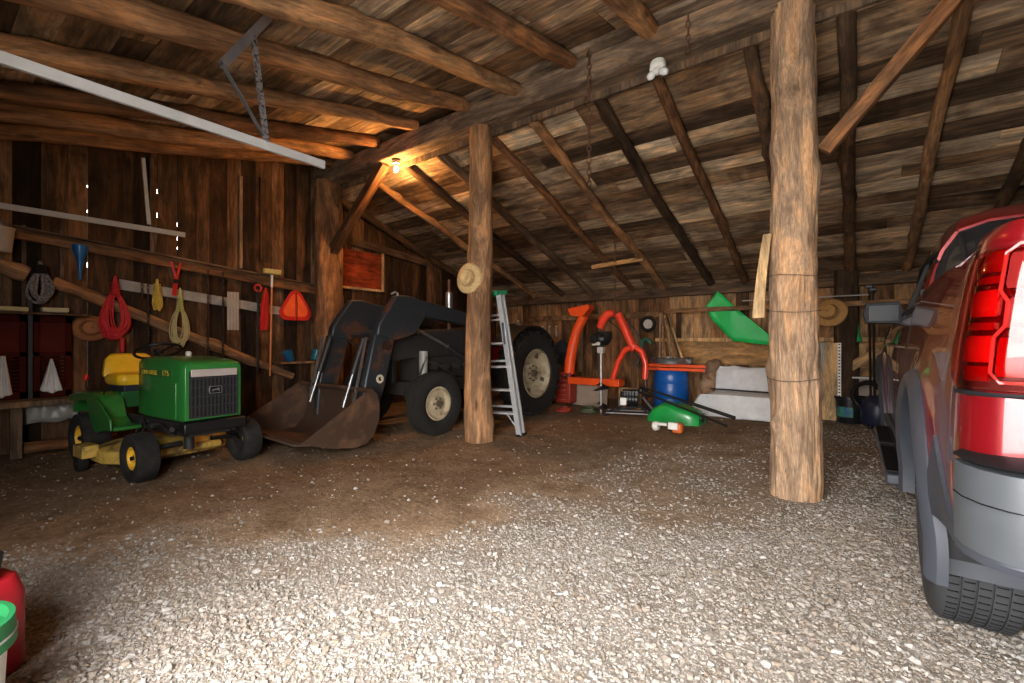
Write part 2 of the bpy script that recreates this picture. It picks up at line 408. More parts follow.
def long_wall(name, y, x0, x1, zlo, zhi, mat=BACKW, face=-1, h=(.16, .27)):
    mb = MB(); z = zlo
    while z < zhi-.01:
        w = min(random.uniform(*h), zhi-z); x = x0
        while x < x1-.01:
            l = min(random.uniform(2.2, 4.2), x1-x); d = random.uniform(0, .012)
            mb.box((x, y+d, z), (x+l-.004, y+d+.022, z+w-.003)); x += l
        z += w
    return struct(mb.build(name, mat))
upright_wall('wall_back', 'x', YB, XL-.02, XR+.02, lambda x: roofR(YB)+.02, -1, mat=wood('back_wall_upright', [(.04, .02, .011), (.12, .06, .028), (.24, .125, .058), (.33, .19, .09), (.42, .28, .16)], 'z', .9, stain=.5), wmin=.16, wmax=.32)
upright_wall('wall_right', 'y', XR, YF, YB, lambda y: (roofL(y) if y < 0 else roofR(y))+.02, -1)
# front wall: closed left part, lintel over the open doorway, right jamb
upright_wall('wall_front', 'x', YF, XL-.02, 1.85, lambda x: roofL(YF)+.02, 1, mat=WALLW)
long_wall('wall_front_lintel', YF-.03, 1.85, 4.35, 2.55, roofL(YF)+.02)
upright_wall('wall_front_right', 'x', YF, 4.25, XR+.02, lambda x: roofL(YF)+.02, 1)
struct(MB().box((1.80, YF-.08, -.05), (1.94, YF+.08, 2.6)).build('trim_2', LOGGREY))

# roof boards run parallel to the ridge; each board is its own piece of timber
def roof(name, ya, yb, fz, w=(.19, .31)):
    mb = MB(); y = ya
    while y < yb-.005:
        wd = min(random.uniform(*w), yb-y); x = XL-.25-random.uniform(0, 2)
        while x < XR+.25:
            l = random.uniform(1.8, 4.2); d = random.uniform(.0, .010); g = random.uniform(.002, .007)
            A, B = (x, y), (x+l-.004, y+wd-g); zA, zB = fz(A[1])+d, fz(B[1])+d
            vs = [(A[0], A[1], zA), (B[0], A[1], zA), (B[0], B[1], zB), (A[0], B[1], zB), (A[0], A[1], zA+.022), (B[0], A[1], zA+.022), (B[0], B[1], zB+.022), (A[0], B[1], zB+.022)]
            mb.add(vs, [(0,3,2,1),(4,5,6,7),(0,1,5,4),(1,2,6,5),(2,3,7,6),(3,0,4,7)]); x += l
        y += wd
    # roofing laid over the boards
    mb.add([(XL-.4, ya, fz(ya)+.04), (XR+.4, ya, fz(ya)+.04), (XR+.4, yb, fz(yb)+.04), (XL-.4, yb, fz(yb)+.04),
            (XL-.4, ya, fz(ya)+.06), (XR+.4, ya, fz(ya)+.06), (XR+.4, yb, fz(yb)+.06), (XL-.4, yb, fz(yb)+.06)], [(0,3,2,1),(4,5,6,7),(0,1,5,4),(1,2,6,5),(2,3,7,6),(3,0,4,7)])
    return struct(mb.build(name, ROOF))
roof('ceiling_front', -5.1, .16, roofL)
roof('ceiling_back', .06, YB+.3, roofR)
# strip that closes the step between the two slopes
struct(MB().box((XL-.3, .10, 3.55), (XR+.3, .135, 4.12)).build('trim_3', LOGGREY))

# ------------------------------------------------------------------ round timbers
def log_mesh(L, r0, r1, n=20, m=30, rough=.012, seed=0, bark=0, knots=0, wob=.01, flat=False):
    """a log along local z"""
    rnd = random.Random(seed); mb = MB(); vs = []; fs = []
    ks = [(rnd.uniform(0, 2*PI), rnd.uniform(.05, .95)*L, rnd.uniform(.05, .09), rnd.uniform(.012, .035)) for _ in range(knots)]
    for i in range(m+1):
        z = L*i/m; r = r0+(r1-r0)*i/m
        ox = wob*noise.noise(Vector((z*.7, seed*3.1, 0)))*2; oy = wob*noise.noise(Vector((z*.7, seed*3.1, 8)))*2
        for k in range(n):
            a = 2*PI*k/n; ca, sa = math.cos(a), math.sin(a)
            rr = r + rough*noise.noise(Vector((ca*2, sa*2, z*1.4+seed)))
            if bark:
                rr += bark*noise.noise(Vector((ca*r*60, sa*r*60, z*7+seed)))*1.0 + bark*.8*noise.noise(Vector((ca*r*25, sa*r*25, z*3+seed*2)))
            for (ka, kz, kr, kh) in ks:
                da = abs((a-ka+PI) % (2*PI)-PI)*r; dd = math.hypot(da, (z-kz)*.8)
                rr += kh*math.exp(-(dd/kr)**2)
            vs.append((ox+rr*ca, oy+rr*sa, z))
    for i in range(m):
        for k in range(n): fs.append((i*n+k, i*n+(k+1) % n, (i+1)*n+(k+1) % n, (i+1)*n+k))
    fs.append(tuple(range(n-1, -1, -1))); fs.append(tuple(m*n+k for k in range(n)))
    mb.add(vs, fs); return mb
def log(name, p0, p1, r0, r1, mat, label, cat, group=None, **kw):
    p0 = Vector(p0); p1 = Vector(p1); d = p1-p0
    o = log_mesh(d.length, r0, r1, **kw).build(name, mat, angle=70)
    o.matrix_world = frame(p0, d); return tag(o, label, cat, group, 'thing')
def timber(name, p0, p1, w, h, mat, label, cat, group=None, up=(0, 0, 1), seed=0):
    p0 = Vector(p0); p1 = Vector(p1); d = p1-p0; Ln = d.length
    secs = []; m = max(4, int(Ln/.15))
    for i in range(m+1):
        z = Ln*i/m; q = [noise.noise(Vector((z*1.5, seed*2.3, k)))*.006 for k in range(4)]
        secs.append([(-w/2+q[0], -h/2+q[1], z), (w/2+q[2], -h/2+q[3], z), (w/2+q[1], h/2+q[0], z), (-w/2+q[3], h/2+q[2], z)])
    mb = MB(); mb.loft(secs); o = mb.build(name, mat, bevel=min(w, h)*.08, angle=40)
    o.matrix_world = frame(p0, d, up); return tag(o, label, cat, group, 'thing')

P1 = Vector((0, 0, 0)); P2 = Vector((3.11, 0, 0)); P0 = Vector((-3.15, 0, 0))
timber('ridge_beam', (XL+.02, 0, 3.745), (XR, 0, 3.745), .24, .25, LOGGREY, 'long squared grey timber beam running overhead along the tops of the posts', 'beam', seed=4)
timber('plank', (-.3, -.10, 3.91), (3.6, -.10, 3.91), .20, .06, LOGGREY, 'split grey plank lying on top of the long overhead beam', 'plank', seed=8)
log('barn_post', (0, 0, -.08), (0, 0, 3.66), .158, .125, POSTW, 'peeled round log post behind the straw hat, with stepladder beside it', 'post', n=36, m=90, rough=.02, seed=2, knots=16, wob=.02, bark=.004)
log('barn_post', (3.11, 0, -.08), (3.11, 0, 3.66), .168, .140, BARK, 'thick bark-covered log post standing nearest the red pickup', 'post', n=110, m=300, rough=.012, seed=5, knots=18, wob=.014, bark=.010)
log('barn_post', (-3.15, 0, -.08), (-3.15, 0, 3.66), .19, .19, LOG, 'knotted dark log post against the left wall behind the loader', 'post', n=40, m=90, rough=.06, seed=11, knots=16, wob=.03, bark=.01)
log('barn_post', (onY(846, 300, 4.35).x, 4.35, -.05), (onY(846, 300, 4.35).x, 4.35, 2.2), .16, .145, LOGDARK, 'dark log post at the back wall behind the amber straw hat', 'post', n=30, m=60, rough=.02, seed=21, knots=5, bark=.006)
# wires wound round the bark post
for i, py in enumerate((277, 312, 379)):
    z = CAMZ+(341.5-py)/FPX*3.40; pts = []
    for k in range(40):
        a = 2*PI*k/40; pts.append((3.11+.172*math.cos(a), .172*math.sin(a), z+.01*math.sin(a*2+i)))
    tag(MB().tube(pts, .0028, 6, closed=True).build('wire_loop', plain('rusty_wire', (.10, .06, .04), .7)),
        ['thin rusty wire wound round the bark post, highest of the three', 'thin rusty wire wound round the bark post, middle of the three', 'thin rusty wire wound round the bark post, lowest of the three'][i], 'wire', 'wires round the bark post')

def solve_x(px, y, z=None):
    lo_, hi_ = -8., 12.
    for _ in range(60):
        m = (lo_+hi_)/2; v = Vector((m, y, 0))-CP; Z = v.dot(FW)
        p = 512+FPX*v.dot(RT)/max(Z, .05) if Z > .05 else 9999
        if p < px: lo_ = m
        else: hi_ = m
    return (lo_+hi_)/2
# rafters under the back (right-hand) slope
ordn = ['first', 'second', 'third', 'fourth', 'fifth', 'sixth', 'seventh', 'eighth', 'ninth', 'tenth', 'eleventh', 'twelfth']
backr = [(396, 196), (436, 191), (472, 183), (525, 173), (577, 178), (648, 180), (701, 180), (775, 180), (848, 180), (928, 180), (1015, 180)]
def x_on_rafter(px, py):
    d = ray(px, py)   # point of the sight line that lies on the rafter plane z = 3.63-.334y
    t = (3.63-.334*CAMY-CAMZ)/(d.z+.334*d.y); return (CP+d*t).x
for i, (px, py) in enumerate(backr):
    x = x_on_rafter(px, py); m_ = [LOG, LOGDARK, LOGDARK][i % 3] if i not in (4, 9) else LOG
    r = .050+.010*((i*7) % 3)/2
    log('roof_rafter', (x+random.uniform(-.03, .03), .12, 3.63-.334*.12), (x+random.uniform(-.03, .03), YB-.05, 3.63-.334*(YB-.05)), r, r*1.05, m_,
        'slender pole rafter under the back roof slope, %s from the left wall' % ordn[i], 'rafter', 'pole rafters under the back roof slope', n=12, m=36, rough=.010, seed=30+i, knots=7, wob=.02)
# rafters under the front (left-hand) slope
frontr = [(376, 149), (416, 132), (465, 114), (514, 93), (571, 68), (648, 33), (752, -6)]
xs = []
for px, py in frontr:
    xs.append(solve_x(px, -.14))
xs = [xs[0]-1.15, xs[0]-.62]+xs+[xs[-1]+.9, xs[-1]+1.9, xs[-1]+2.9]
for i, x in enumerate(xs):
    r = .075+.012*((i*5) % 3)/2
    if i < 9: lab = 'thick peeled log rafter under the front roof slope, %s from the left wall' % ordn[i]
    else: lab = 'thick peeled log rafter under the front roof slope, %s from the left wall' % ordn[i]
    y0_, y1_ = -.13, YF+.05
    log('roof_rafter', (x, y0_, roofL(y0_)-r-.005), (x+random.uniform(-.08, .08), y1_, roofL(y1_)-r-.005), r*.92, r*1.12, LOG, lab, 'rafter', 'log rafters under the front roof slope', n=16, m=44, rough=.016, seed=60+i, knots=10, wob=.025)
# eave plate on the back wall
timber('wall_plate', (XL+.03, YB-.10, 2.06), (XR-.05, YB-.10, 2.06), .13, .17, LOGGREY, 'long weathered timber plate along the back wall under the rafter ends', 'plate', seed=14)
# rafter against the end wall
log('roof_rafter', (XL+.10, .13, 3.57), (XL+.10, YB-.1, 3.63-.334*(YB-.1)-.02), .055, .06, LOGDARK, 'dark pole rafter flat against the left end wall', 'rafter', n=12, m=36, seed=90, knots=6)
# braces
timber('knee_brace', (3.30, -.02, 2.52), (4.32, -.06, 3.70), .085, .10, LOG, 'sawn diagonal brace from the bark post up to the beam', 'brace', seed=3)
timber('knee_brace', (-3.02, -.02, 2.55), (-1.72, -.03, 3.62), .13, .13, LOG, 'sawn diagonal brace from the left wall post up to the beam', 'brace', seed=6)
a = onY(592, 256, 3.2); b = onY(629, 249, 3.2)
timber('crosspiece', (a.x, 3.2, 2.45), (b.x+.25, 3.2, 2.50), .05, .07, PINE, 'short pale board fixed across the rafters over the earth auger', 'board')
# short wall rail right of the window panel
a = onX(352, 241, XL+.04); b = onX(427, 263, XL+.04)
timber('wall_rail', a, b, .05, .13, LOGDARK, 'short dark rail nailed to the end wall above the red panel', 'rail', up=(0, 0, 1))
# the red panel with frame in the end wall
a = onX(341, 248, XL+.02); b = onX(381, 290, XL+.02)
t_ = thing('window_panel', 'reddish wooden panel in a pale frame on the end wall above the tractor', 'panel', (XL+.015, (a.y+b.y)/2, (a.z+b.z)/2))
hw, hh = abs(b.y-a.y)/2, abs(a.z-b.z)/2
MB().cbox((.01, 0, 0), (.02, 2*hw, 2*hh)).build('panel', wood('red_panel', [(.10, .012, .004), (.26, .045, .012), (.42, .10, .03)], 'y', 1.3, island=False, knots=.7, stain=.6), t_)
MB().cbox((.02, hw+.02, 0), (.035, .05, 2*hh+.06)).cbox((.02, 0, -hh-.02), (.035, 2*hw, .04)).build('panel_frame', PINE, t_)
# light battens on the left wall
for i, (px, ya, yb_, w) in enumerate(((241, 176, 268, .04), (62, 212, 405, .03), (24, 225, 400, .03), (152, 158, 252, .04), (264, 178, 262, .10))):
    a = onX(px, ya, XL+.02); b = onX(px, yb_, XL+.02)
    struct(MB().cbox((XL+.012, a.y, (a.z+b.z)/2), (.02, w, abs(a.z-b.z))).build('trim_%d' % (4+i), LOGGREY if i < 4 else WALLW))

# ================================================================== lamps
WARM = bpy.data.materials.new('lit_bulb'); WARM.use_nodes = True
b_ = WARM.node_tree.nodes['Principled BSDF']; b_.inputs['Emission Color'].default_value = (1, .55, .2, 1); b_.inputs['Emission Strength'].default_value = 60
tl = thing('ceiling_lamp', 'lit bare bulb in a holder at the top of the brace near the left wall', 'lamp', (-1.49, -.02, 3.50))
MB().lathe([(.045, .10), (.05, .09), (.05, .06), (.03, .05), (.025, .02), (.02, .02)], 20).build('lamp_holder', plain('ceramic', (.5, .48, .42), .4), tl)
MB().ball((0, 0, -.015), (.03, .03, .038), 16).build('bulb', WARM, tl)
pl = bpy.data.lights.new('bulb_light', 'POINT'); pl.energy = 40; pl.color = (1, .50, .16); pl.shadow_soft_size = .04
po = bpy.data.objects.new('bulb_light', pl); COL.objects.link(po); po.parent = tl; po.location = (0, 0, -.08)

# unlit twin floodlight under the beam
p = onY(659, 76, .0)
tl = thing('floodlight', 'unlit white twin-bulb lamp fixture fixed under the overhead beam', 'lamp', (p.x, -.02, 3.60))
WP = plain('white_enamel', (.75, .73, .66), .4)
MB().lathe([(.06, .02), (.07, 0), (.07, -.03), (.05, -.05), (.0, -.055)], 24).build('lamp_base', WP, tl)
for s in (-1, 1):
    M = T(s*.05, -.02, -.04) @ R('Y', s*62) @ R('X', 180)
    h_ = MB().lathe([(.022, -.01), (.026, .0), (.028, .05), (.034, .06), (.034, .085)], 18, M).build('bulb_socket', WP, tl)
    MB().lathe([(.0, .16), (.02, .155), (.032, .135), (.034, .11), (.02, .085), (.018, .07)], 18, M).build('bulb', plain('frosted_glass', (.72, .72, .70), .15, coat=.6), h_)

# ================================================================== overhead door tracks
def track(name, x, yend, label, brackets):
    t = thing(name, label, 'track', (x, yend, 2.44))
    L = yend-YF-.45
    pts = [(0, 0), (0, -L)] + [(-.33*(1-math.cos(q)), -L-.33*math.sin(q)) for q in [PI/2*k/8 for k in range(1, 9)]] + [(-2.35, -L-.33)]
    # channel section swept along the path (z, y)
    sec = [(-.028, .012), (.028, .012), (.028, -.010), (.023, -.010), (.023, .007), (-.023, .007), (-.023, -.010), (-.028, -.010)]
    secs = []
    for i, (z, y) in enumerate(pts):
        a = pts[max(i-1, 0)]; b = pts[min(i+1, len(pts)-1)]
        d = Vector((0, b[1]-a[1], b[0]-a[0])).normalized(); nrm = Vector((1, 0, 0)); up = Vector((0, d.z, -d.y)) 
        if i < 2: up = Vector((0, 0, 1)); 
        secs.append([tuple(Vector((0, y, z)) + up*u_ + Vector((1, 0, 0))*v_) for (u_, v_) in sec])
    MB().loft(secs).build('rail', GREYP, t)
    return t
t = track('door_track', .38, -2.17, 'white steel overhead door track reaching past the hanging bracket, higher in the photo', 1)
def bk(p, q, w=.035, h=.006, nm='hanger_strap', m=STEEL, up=(1, 0, 0)):
    o = MB().bar(p, q, h, w, up).build(nm, m, t); return o
A, B, C, D, E = (0, -.40, .85), (0, -.67, .41), (0, -.49, .67), (0, -.41, .03), (0, -.43, .06)
mb = MB().bar(A, B, .05, .05, (1, 0, 0))
for q in (A, B): mb.cyl((-.035, q[1], q[2]), (.035, q[1], q[2]), .012, n=10)
mb.build('angle_bracket', STEEL, t)
h_ = bk(B, E); 
mb = MB().bar(C, D, .04, .006, (1, 0, 0))
for q in (C, D): mb.cyl((-.02, q[1], q[2]), (.03, q[1], q[2]), .010, n=10)
mb.build('perforated_strap', worn('perforated_steel', (.42, .43, .44), (.03, .03, .03), .45, .4, .8, 45), t)
e = onX(185, 234, -3.0)
t = track('door_track', -3.0, e.y, 'white steel overhead door track running along in front of the left wall boards', 0)
a = onX(143, 158, -3.0); b = onX(149, 226, -3.0)
MB().bar((0, a.y-e.y, a.z-2.44), (0, b.y-e.y, b.z-2.44+.02), .035, .02, (1, 0, 0)).build('hanger_strap', GREYP, t)

# ================================================================== lawn tractor
mt = thing('lawn_tractor', 'green and yellow ride-on lawn tractor parked in front of the left wall', 'lawn tractor', (-2.42, -2.56, 0), math.radians(6))
TREAD = plain('turf_tyre', (.024, .022, .020), .9, var=.35, spec=.2)
def tyre(mb, Rr, w, M, rim, tread='turf', n=64):
    h = w/2; e_ = Rr*.16
    prof = [(rim, -h*.62), (rim+.015, -h*.80), (Rr-e_*1.6, -h), (Rr-e_*.6, -h*.93), (Rr-e_*.12, -h*.70), (Rr, -h*.35), (Rr, h*.35), (Rr-e_*.12, h*.70), (Rr-e_*.6, h*.93), (Rr-e_*1.6, h), (rim+.015, h*.80), (rim, h*.62)]
    mb.lathe(prof, n, M, closed=True)
    if tread == 'turf':
        rows = 7; cnt = int(2*PI*Rr/.034)
        for r_ in range(rows):
            z = -h*.72+h*1.44*r_/(rows-1); rr = Rr-.004-(abs(z)/h)**3*e_*.55
            for k in range(cnt):
                a = 2*PI*(k+(r_ % 2)*.5)/cnt
                mb.cbox((0, 0, 0), (.022, w*.10, .014), M @ R('Z', math.degrees(a)) @ T(rr, 0, z) @ R('Y', 90) @ R('Z', 90))
def wheel(name, c, Rr, w, rimr, parent, rimmat, side=-1, tread='turf', tmat=None, cap=True, axis='Y'):
    M = T(*c) @ R('X', 90)
    mb = MB(); tyre(mb, Rr, w, M, rimr, tread); o = mb.build(name, tmat or TREAD, parent)
    s = -side  # local z of M points to -y
    d = MB(); h = w/2
    d.lathe([(rimr+.004, s*h*.62), (rimr+.008, s*h*.70), (rimr-.008, s*h*.72), (rimr-.014, s*h*.40), (rimr*.70, s*h*.20), (rimr*.42, s*h*.28), (rimr*.40, s*h*.50), (rimr*.18, s*h*.52), (0, s*h*.52)], 40, M, caps=False)
    d.lathe([(rimr+.002, -h*.62), (rimr+.002, h*.62)], 40, M, caps=False)
    r_ = d.build('rim', rimmat, o)
    if cap: MB().lathe([(rimr*.20, s*h*.50), (rimr*.20, s*h*.72), (rimr*.12, s*h*.80), (0, s*h*.82)], 20, M).build('hub_cap', BLACKM, o)
    return o
FY = .42
for s in (-1, 1):
    wheel('wheel', (1.17, s*FY, .200), .200, .165, .088, mt, MYEL, s)
    wheel('wheel', (0, s*.40, .235), .235, .21, .115, mt, MYEL, s)
    MB().tube([(1.17, s*.12, .26), (1.17, s*.33, .25), (1.17, s*.34, .20)], .022, 10).build('axle', BLACKM, mt)
# hood: lofted shell, square nose with a slightly sloped top
def rsec(x, hw, zb, zt, r, n=5):
    pts = [(x, -hw, zb)]
    for k in range(n+1):
        a = PI - (PI/2)*k/n; pts.append((x, -hw+r+r*math.cos(a), zt-r+r*math.sin(a)))
    for k in range(n+1):
        a = PI/2-(PI/2)*k/n; pts.append((x, hw-r+r*math.cos(a), zt-r+r*math.sin(a)))
    pts.append((x, hw, zb)); return pts
mb = MB()
mb.loft([rsec(.57, .20, .50, .97, .05), rsec(.60, .225, .49, 1.0, .06), rsec(.80, .235, .485, 1.015, .06), rsec(1.10, .235, .485, 1.01, .055), rsec(1.36, .232, .485, .99, .05), rsec(1.455, .230, .485, .975, .045), rsec(1.475, .222, .49, .955, .04)])
# pressed vertical rib on the hood sides
for s in (-1, 1): mb.box((1.29, s*.234-.006, .50), (1.345, s*.234+.006, .80))
mb.build('hood', GREEN, mt, bevel=.004)
g = MB().box((1.472, -.195, .505), (1.482, .195, .90)).build('grille', BLACKM, mt)
mb = MB()
for k in range(13): y = -.182+.364*k/12; mb.box((1.478, y-.005, .515), (1.496, y+.005, .835))
for z in (.51, .60, .68, .76, .84): mb.box((1.478, -.19, z-.005), (1.490, .19, z+.005))
mb.build('grille_bars', plain('grille_plastic', (.03, .03, .032), .35), g)
MB().box((1.478, -.185, .852), (1.490, .185, .915)).build('headlight_strip', plain('clouded_lens', (.42, .36, .33), .25, coat=.5), mt, bevel=.004)
# badge: leaping mark on the grille
bd = MB().prism([(-.05, -.032), (.05, -.032), (.055, .0), (.05, .034), (-.05, .034), (-.055, 0)], 0, .006, T(1.494, .0, .735) @ R('Y', 90) @ R('Z', 90)).build('badge', STEEL, mt, bevel=.003)
MB().prism([(-.043, -.025), (.043, -.025), (.047, .0), (.043, .027), (-.043, .027), (-.047, 0)], 0, .002, T(1.4995, .0, .735) @ R('Y', 90) @ R('Z', 90)).build('badge_field', BLACKM, bd)
MB().prism([(-.036, -.006), (-.022, .006), (-.005, .009), (.012, .008), (.02, .018), (.034, .012), (.026, .004), (.03, -.01), (.036, -.018), (.02, -.008), (.006, -.003), (-.014, -.004), (-.026, -.018), (-.024, -.005)], 0, .002, T(1.501, .0, .735) @ R('Y', 90) @ R('Z', 90)).build('leaping_deer', STEEL, bd)
# side decals with the lettering
for s in (-1, 1):
    M = T(.96, s*.236, .875) @ R('X', 90) if s < 0 else T(.96, s*.236, .875) @ R('Z', 180) @ R('X', 90)
    d = MB().cbox((0, 0, 0), (.60, .062, .002), M).build('decal_stripe', plain('decal_green', (.02, .10, .025), .4), mt)
    DY = plain('decal_yellow', (.75, .50, .04), .4)
    text_mesh('decal_maker_name', 'JOHN DEERE', .056, DY, d, M @ T(-.11, 0, .0025), .0005, .95)
    text_mesh('decal_number', '175', .068, DY, d, M @ T(.20, 0, .0025), .0005, 1.3)
# bumper bar, frame, engine bits
MB().box((1.44, -.25, .385), (1.52, .25, .475)).build('front_bumper', BLACKM, mt, bevel=.012)
mb = MB()
for s in (-1, 1): mb.box((-.15, s*.17-.015, .36), (1.46, s*.17+.015, .45))
mb.box((.55, -.17, .34), (1.40, .17, .47)); mb.cyl((.9, -.19, .40), (.9, -.26, .40), .03); mb.cyl((1.30, -.20, .42), (1.36, -.27, .42), .02)
mb.tube([(.6, -.2, .45), (.8, -.24, .38), (1.05, -.22, .42), (1.3, -.24, .36)], .012, 8)
mb.cyl((1.17, -.06, .2), (1.17, -.06, .4), .04)
mb.build('chassis', plain('oily_black', (.02, .018, .016), .6), mt)
# rear body: footwell and fenders
def fend(s):
    prof = [(-.40, .46), (-.38, .60), (-.30, .66), (.10, .66), (.22, .60), (.30, .44), (.42, .385), (.62, .385), (.62, .35), (.38, .345), (.26, .40), (.16, .52), (.05, .58), (-.20, .58), (-.32, .52), (-.37, .44)]
    return MB().prism(prof, 0, .21, T(0, s*.31 + (.105 if s > 0 else .105), 0) @ R('X', 90)) if s > 0 else MB().prism(prof, 0, .21, T(0, -.31+.105, 0) @ R('X', 90))
for s in (-1, 1):
    o = fend(s).build('fender', GREEN, mt, bevel=.012)
# outer skirt of the near fender
for s in (-1, 1):
    sk = [(-.40, .62), (-.05, .66), (.12, .66), (.24, .64), (.33, .60), (.60, .46), (.62, .36), (.44, .345), (.30, .31), (.22, .33), (.12, .46), (.05, .60), (-.38, .56)]
    MB().prism(sk, -.008, .008, T(0, s*.43, 0) @ R('X', 90)).build('fender_skirt', GREEN, mt, bevel=.004)
MB().box((-.36, -.21, .50), (.16, .21, .66)).build('seat_deck', plain('dark_green_metal', (.012, .085, .02), .4), mt, bevel=.01)
# control lever with a red knob
t2 = MB().tube([(-.25, -.33, .62), (-.29, -.34, .70), (-.30, -.34, .76)], .007, 8).build('lift_lever', BLACKM, mt)
MB().ball((-.30, -.34, .79), (.022, .022, .035), 12).build('lever_knob', RED, t2)
t2 = MB().tube([(.12, -.33, .62), (.16, -.34, .68), (.30, -.34, .69)], .007, 8).build('gear_lever', BLACKM, mt)
# seat
SEAT = plain('yellow_vinyl', (.78, .45, .015), .42, coat=.15, bmp=.15)
mb = MB()
def rr(w, h, r, n=6):
    pts = []
    for cx, cy, a0 in ((w-r, h-r, 0), (-w+r, h-r, 90), (-w+r, -h+r, 180), (w-r, -h+r, 270)):
        for k in range(n+1):
            a = math.radians(a0+90*k/n); pts.append((cx+r*math.cos(a), cy+r*math.sin(a)))
    return pts
secs = []
for z, sc in ((0, .92), (.03, 1.0), (.07, 1.0), (.10, .93), (.115, .75)):
    secs.append([(x*sc-.02, y*sc, z+.72) for x, y in rr(.20, .235, .07)])
mb.loft(secs); mb.build('seat_cushion', SEAT, mt)
mb = MB(); secs = []
for q, sc in ((0, .9), (.02, 1.0), (.06, 1.0), (.09, .92), (.10, .75)):
    sec = []
    for x, y in rr(.135, .235, .07):
        yy = y*sc*(1-.25*max(0, x)/.135); zz = .89+x*sc*1.0
        sec.append((-.17-q-.30*(zz-.75)+ .0 - .22*(yy**2)*-1, yy, zz))
    secs.append(sec)
mb.loft(secs[::-1]); mb.build('seat_back', SEAT, mt)
MB().box((-.22, -.19, .655), (.16, .19, .73)).build('seat_base', plain('blue_black', (.012, .014, .03), .5), mt, bevel=.01)
# steering
MB().tube([(.56, 0, .80), (.42, 0, 1.06)], .022, 12).build('steering_column', BLACKM, mt)
M = T(.41, 0, 1.055) @ R('Y', -24)
sw = MB().torus((0, 0, 0), .185, .014, 40, 10, M)
for k in range(3): a = 2*PI*k/3+.5; sw.bar(M @ Vector((0, 0, -.02)), M @ Vector((.18*math.cos(a), .18*math.sin(a), 0)), .03, .008)
sw.cyl(M @ Vector((0, 0, -.03)), M @ Vector((0, 0, .012)), .04)
sw.build('steering_wheel', BLACKM, mt)
MB().lathe([(.0, .05), (.02, .045), (.026, .03), (.026, .0)], 16, T(.63, .17, 1.005)).build('fuel_cap', WP, mt)
# cutting deck
mb = MB()
deck = [(.22, -.42), (.36, -.50), (.62, -.50), (.76, -.42), (.84, -.20), (.84, .20), (.76, .42), (.62, .50), (.36, .50), (.22, .42)]
mb.loft([[(x+.05, y*1.02, .09) for x, y in deck], [(x+.05, y*1.0, .19) for x, y in deck], [((x-.53)*.9+.58, y*.9, .215) for x, y in deck], [((x-.53)*.6+.58, y*.7, .25) for x, y in deck]])
DECK = worn('deck_yellow', (.62, .40, .08), (.12, .07, .03), .45)
dk = mb.build('mower_deck', DECK, mt, bevel=.008)
MB().box((.30, -.60, .13), (.52, -.48, .24)).build('deck_bracket', DECK, mt, bevel=.01)
MB().cyl((.95, -.3, .16), (.95, .3, .16), .035).build('anti_scalp_roller', DECK, mt)
w_ = MB().lathe([(.02, -.035), (.065, -.035), (.075, -.02), (.075, .02), (.065, .035), (.02, .035)], 24, T(.36, -.56, .075) @ R('X', 90), closed=True).build('gauge_wheel', RUBBER, mt)
mb = MB()
for a_ in range(3): mb.bar((.50+a_*.12, -.25, .22), (.55+a_*.12, -.18, .42), .02, .01)
mb.build('deck_links', BLACKM, mt)

# ================================================================== loader tractor
ang = math.atan2(-1, -.02)
lt = thing('loader_tractor', 'dark farm tractor with front loader and scuffed steel bucket behind the peeled post', 'tractor', (-1.36, 1.85, 0), ang)
DARKM = worn('loader_paint', (.024, .029, .034), (.17, .055, .016), .38, .45, .2, 2.2, .1)
HOODM = plain('tractor_dark_body', (.022, .020, .019), .5)
TRED = plain('tractor_red', (.28, .012, .010), .4, coat=.3)
BUCK = worn('bucket_rust', (.075, .042, .026), (.17, .09, .05), .42, .55, .3, 3.0, .3)
RIMC = worn('cream_rim', (.42, .34, .22), (.20, .14, .085), .42, .6, 0, 5, .1)
AGT = plain('tractor_tyre', (.020, .018, .016), .9, spec=.2)
def ribbed(c, Rr, w, parent, side, rimr):
    M = T(*c) @ R('X', 90); h = w/2; mb = MB()
    prof = [(rimr, -h*.55), (rimr+.02, -h*.8), (rimr+(Rr-rimr)*.45, -h), (Rr*.955, -h*.86)]
    for k in range(7):
        z = -h*.72+h*1.44*k/6
        prof += [(Rr if k % 2 == 0 else Rr-.022, z-h*.09), (Rr if k % 2 == 0 else Rr-.022, z+h*.09)]
    prof += [(Rr*.955, h*.86), (rimr+(Rr-rimr)*.45, h), (rimr+.02, h*.8), (rimr, h*.55)]
    mb.lathe(prof, 64, M, closed=True); o = mb.build('wheel', AGT, parent)
    s = -side; d = MB()
    d.lathe([(rimr+.006, s*h*.58), (rimr+.012, s*h*.66), (rimr-.012, s*h*.68), (rimr-.02, s*h*.30), (rimr*.80, s*h*.10), (rimr*.78, s*h*.18), (rimr*.45, s*h*.25), (rimr*.42, s*h*.50), (rimr*.20, s*h*.60), (0, s*h*.60)], 48, M, caps=False)
    d.lathe([(rimr+.002, -h*.62), (rimr+.002, h*.62)], 48, M, caps=False)
    d.build('rim', RIMC, o)
    d = MB()
    for k in range(6):
        a = 2*PI*k/6; q = M @ Vector((rimr*.33*math.cos(a), rimr*.33*math.sin(a), s*h*.52)); r2 = M @ Vector((rimr*.33*math.cos(a), rimr*.33*math.sin(a), s*h*.68)); d.cyl(q, r2, .014, n=6)
    d.cyl(M @ Vector((0, 0, s*h*.5)), M @ Vector((0, 0, s*h*.95)), rimr*.2, n=16)
    d.build('hub', plain('greasy_hub', (.10, .075, .05), .6), o)
